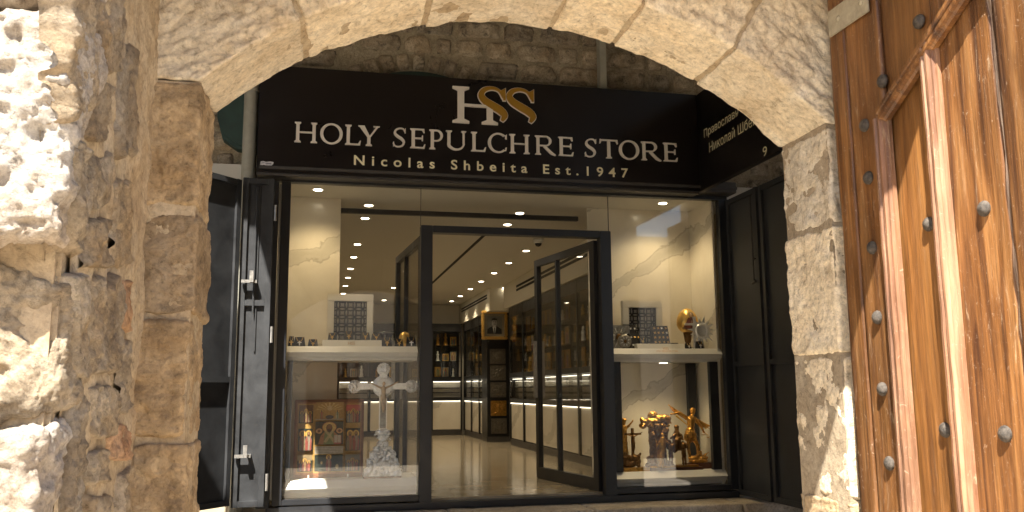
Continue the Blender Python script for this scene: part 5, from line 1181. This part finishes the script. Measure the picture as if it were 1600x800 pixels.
sculpt('trunk', 'bronze_dark', gn, [cp(1027, 668, 1030, 730, 12, 14, 4), cp(1036, 668, 1036, 700, 10, 9, 4), cp(1018, 722, 1046, 732, 9, 7), el(1014, 731, 8, 4, 6)]+[el(rnd.uniform(1014, 1044), rnd.uniform(672, 730), 4, 5, 4, -5) for _ in range(14)], .006, 2, .006, 40, 4)
boxo('ground', 'gilt_bronze', gn, SX(1011), SX(1088), Y-9.5*s, Y+8*s, zlR+4.55*s, zlR+7.5*s, .008)
sculpt('donkey', 'bronze_dark', gn, [cp(1046, 703, 1066, 702, 7, 7, -3), cp(1046, 701, 1038, 694, 4.5, 3.5, -4), cp(1038, 694, 1032, 700, 3, 2, -5), cp(1040, 692, 1041, 686, 1.2, .6, -4)]+[cp(x, 706, x+d_, 731, 2.8, 1.4, -3+e_) for x, d_, e_ in ((1044, -1, -3), (1048, 1, 2), (1064, 0, -3), (1068, 2, 2))]+[cp(1072, 700, 1074, 715, 1.2, .8, -3)], .0045, 2, .003, 60, 5)
sculpt('rider', 'bronze_dark', gn, [el(1057, 676, 3.4, 4.2, 3.6, -3), cp(1057, 681, 1056, 692, 5, 7, -3), cp(1056, 692, 1052, 708, 7, 5, -5), cp(1052, 684, 1046, 690, 2, 1.6, -6), cp(1062, 684, 1064, 692, 2, 1.6, -6), el(1057, 673, 4.2, 3.6, 4, -2), el(1050, 687, 2.4, 2.4, 2.4, -7)], .004, 2, .002, 60, 6)
sculpt('walking_man', 'gilt_bronze', gn, [el(1032, 685, 3.2, 4, 3.4, -8), cp(1032, 690, 1031, 705, 4.6, 5.6, -8), cp(1031, 705, 1027, 729, 5.4, 6.4, -8), cp(1028, 693, 1022, 702, 1.8, 1.5, -9), cp(1035, 693, 1042, 697, 1.8, 1.5, -9), cp(1021, 690, 1024, 730, .7, .7, -10)], .004, 2, .003, 60, 7)
# angel
Y = F+.22; s = mpp(Y)
an_ = thing('angel_statue', (SX(1088), Y, zlR), 'gilt warrior angel statue with spread wings and raised arm', 'statue')
boxo('plinth', 'plinth_wood', an_, SX(1070), SX(1110), Y-8*s, Y+8*s, zlR, zlR+9*s, .005)
sculpt('rock', 'gilt_bronze', an_, [el(1090, 727, 17, 4, 8), el(1082, 722, 8, 4, 6), el(1098, 722, 8, 3, 6), cp(1078, 724, 1094, 717, 3, 3), el(1093, 714, 3.4, 3.2, 3.2), cp(1096, 722, 1108, 714, 2.4, 1, 2)], .005, 2, .004, 50, 8)
sculpt('body', 'gilt_bronze', an_, [el(1084, 650.5, 4.2, 5, 4.4), cp(1084, 655, 1082, 659, 2.4, 3), cp(1081, 662, 1080, 676, 7, 5.4), cp(1080, 676, 1080, 682, 5.4, 7), cp(1079, 681, 1078, 691, 8, 9.5), cp(1076, 689, 1074, 704, 4, 3.2, -2), cp(1074, 704, 1077, 722, 3, 2, -2, 0), cp(1083, 689, 1090, 704, 4, 3.2), cp(1090, 704, 1090, 722, 3, 2), cp(1075, 660, 1063, 652, 2.8, 2.2), cp(1063, 652, 1052, 654, 2.1, 1.7), el(1050.5, 654, 2.2, 2, 2), cp(1087, 661, 1096, 674, 2.8, 2.2), cp(1096, 674, 1101, 684, 2, 1.6), el(1084, 648, 4.8, 3.8, 4.6, .5)]+[cp(1070+k*3, 685, 1067+k*3.8, 694, 1.6, 1.2, -4) for k in range(6)], .0042, 2, .002, 60, 9)
def wing(name, pts, base):
    sculpt(name, 'gilt_bronze', an_, [cp(base[0], base[1], q[0], q[1], 2.6, .9, 5, 6) for q in pts]+[cp(base[0], base[1], pts[0][0], pts[0][1], 3, 1.2, 5, 6)], .0045, 1, .002, 60, 10)
wing('wing', [(1049, 640), (1051, 644), (1054, 648), (1058, 651), (1063, 654), (1068, 657)], (1077, 662)); wing('wing', [(1116, 676), (1112, 678), (1107, 678), (1102, 676), (1097, 673), (1093, 670)], (1086, 661))
MB().tube([(SX(1056), Y-4*s, SZ(656)), (SX(1073), Y-7*s, SZ(672))], [.010, .004], 8).build('sword', 'gold_metal', an_)
sl_ = MB(); sl_.tube([(SX(1098), Y-2*s, SZ(681)), (SX(1106), Y-2*s, SZ(688))], .004, 6); sl_.lathe((SX(1106), Y-2*s, SZ(692)), [(.001, 0), (3.4*s, 1.4*s), (3.6*s, 2*s)], 14); sl_.lathe((SX(1099), Y-2*s, SZ(688)), [(.001, 0), (3.0*s, 1.2*s), (3.2*s, 1.8*s)], 14)
sl_.build('scales', 'gilt_bronze', an_)
# crucifix group
Y = F+.15; s = mpp(Y)
cg = thing('crucifix_statue', (SX(986), Y, zlR), 'dark gilt crucifix statue with mourners at the window edge', 'statue')
boxo('plinth', 'gilt_bronze', cg, SX(972), SX(1012), Y-7*s, Y+7*s, zlR, zlR+6*s, .005)
sculpt('rocks', 'bronze_dark', cg, [el(983, 727, 14, 6, 7), el(990, 720, 8, 7, 6), el(976, 718, 5, 9, 5), cp(994, 722, 1000, 712, 3, 2)]+[el(rnd.uniform(974, 999), rnd.uniform(716, 730), 3, 4, 3, -4) for _ in range(10)], .005, 2, .004, 60, 11)
boxo('cross', 'bronze_dark', cg, SX(986.5), SX(990.5), Y-1.4*s, Y+1.4*s, SZ(722), SZ(673.5), .002); boxo('cross_arm', 'bronze_dark', cg, SX(976), SX(1002), Y-1.3*s, Y+1.3*s, SZ(684), SZ(681), .002)
corpus(cg, SX(988.5), Y-3*s, SZ(679), 32*s, 'bronze_dark', .0035)
Y2 = Y+8*s
cg2 = thing('robed_statue', (SX(975), Y2, zlR), 'gilt robed figure statue half hidden by the window post', 'statue')
Y = Y2
sculpt('figure', 'gilt_bronze', cg2, [cp(975, 736, 975, 690, 7, 5.5), cp(975, 690, 975, 672, 5.5, 4.5), el(975, 665, 3.4, 4.2, 3.6), cp(978, 676, 990, 662, 2, 1.4), el(975, 661, 5, 3, 4)], .005, 2, .004, 50, 12)
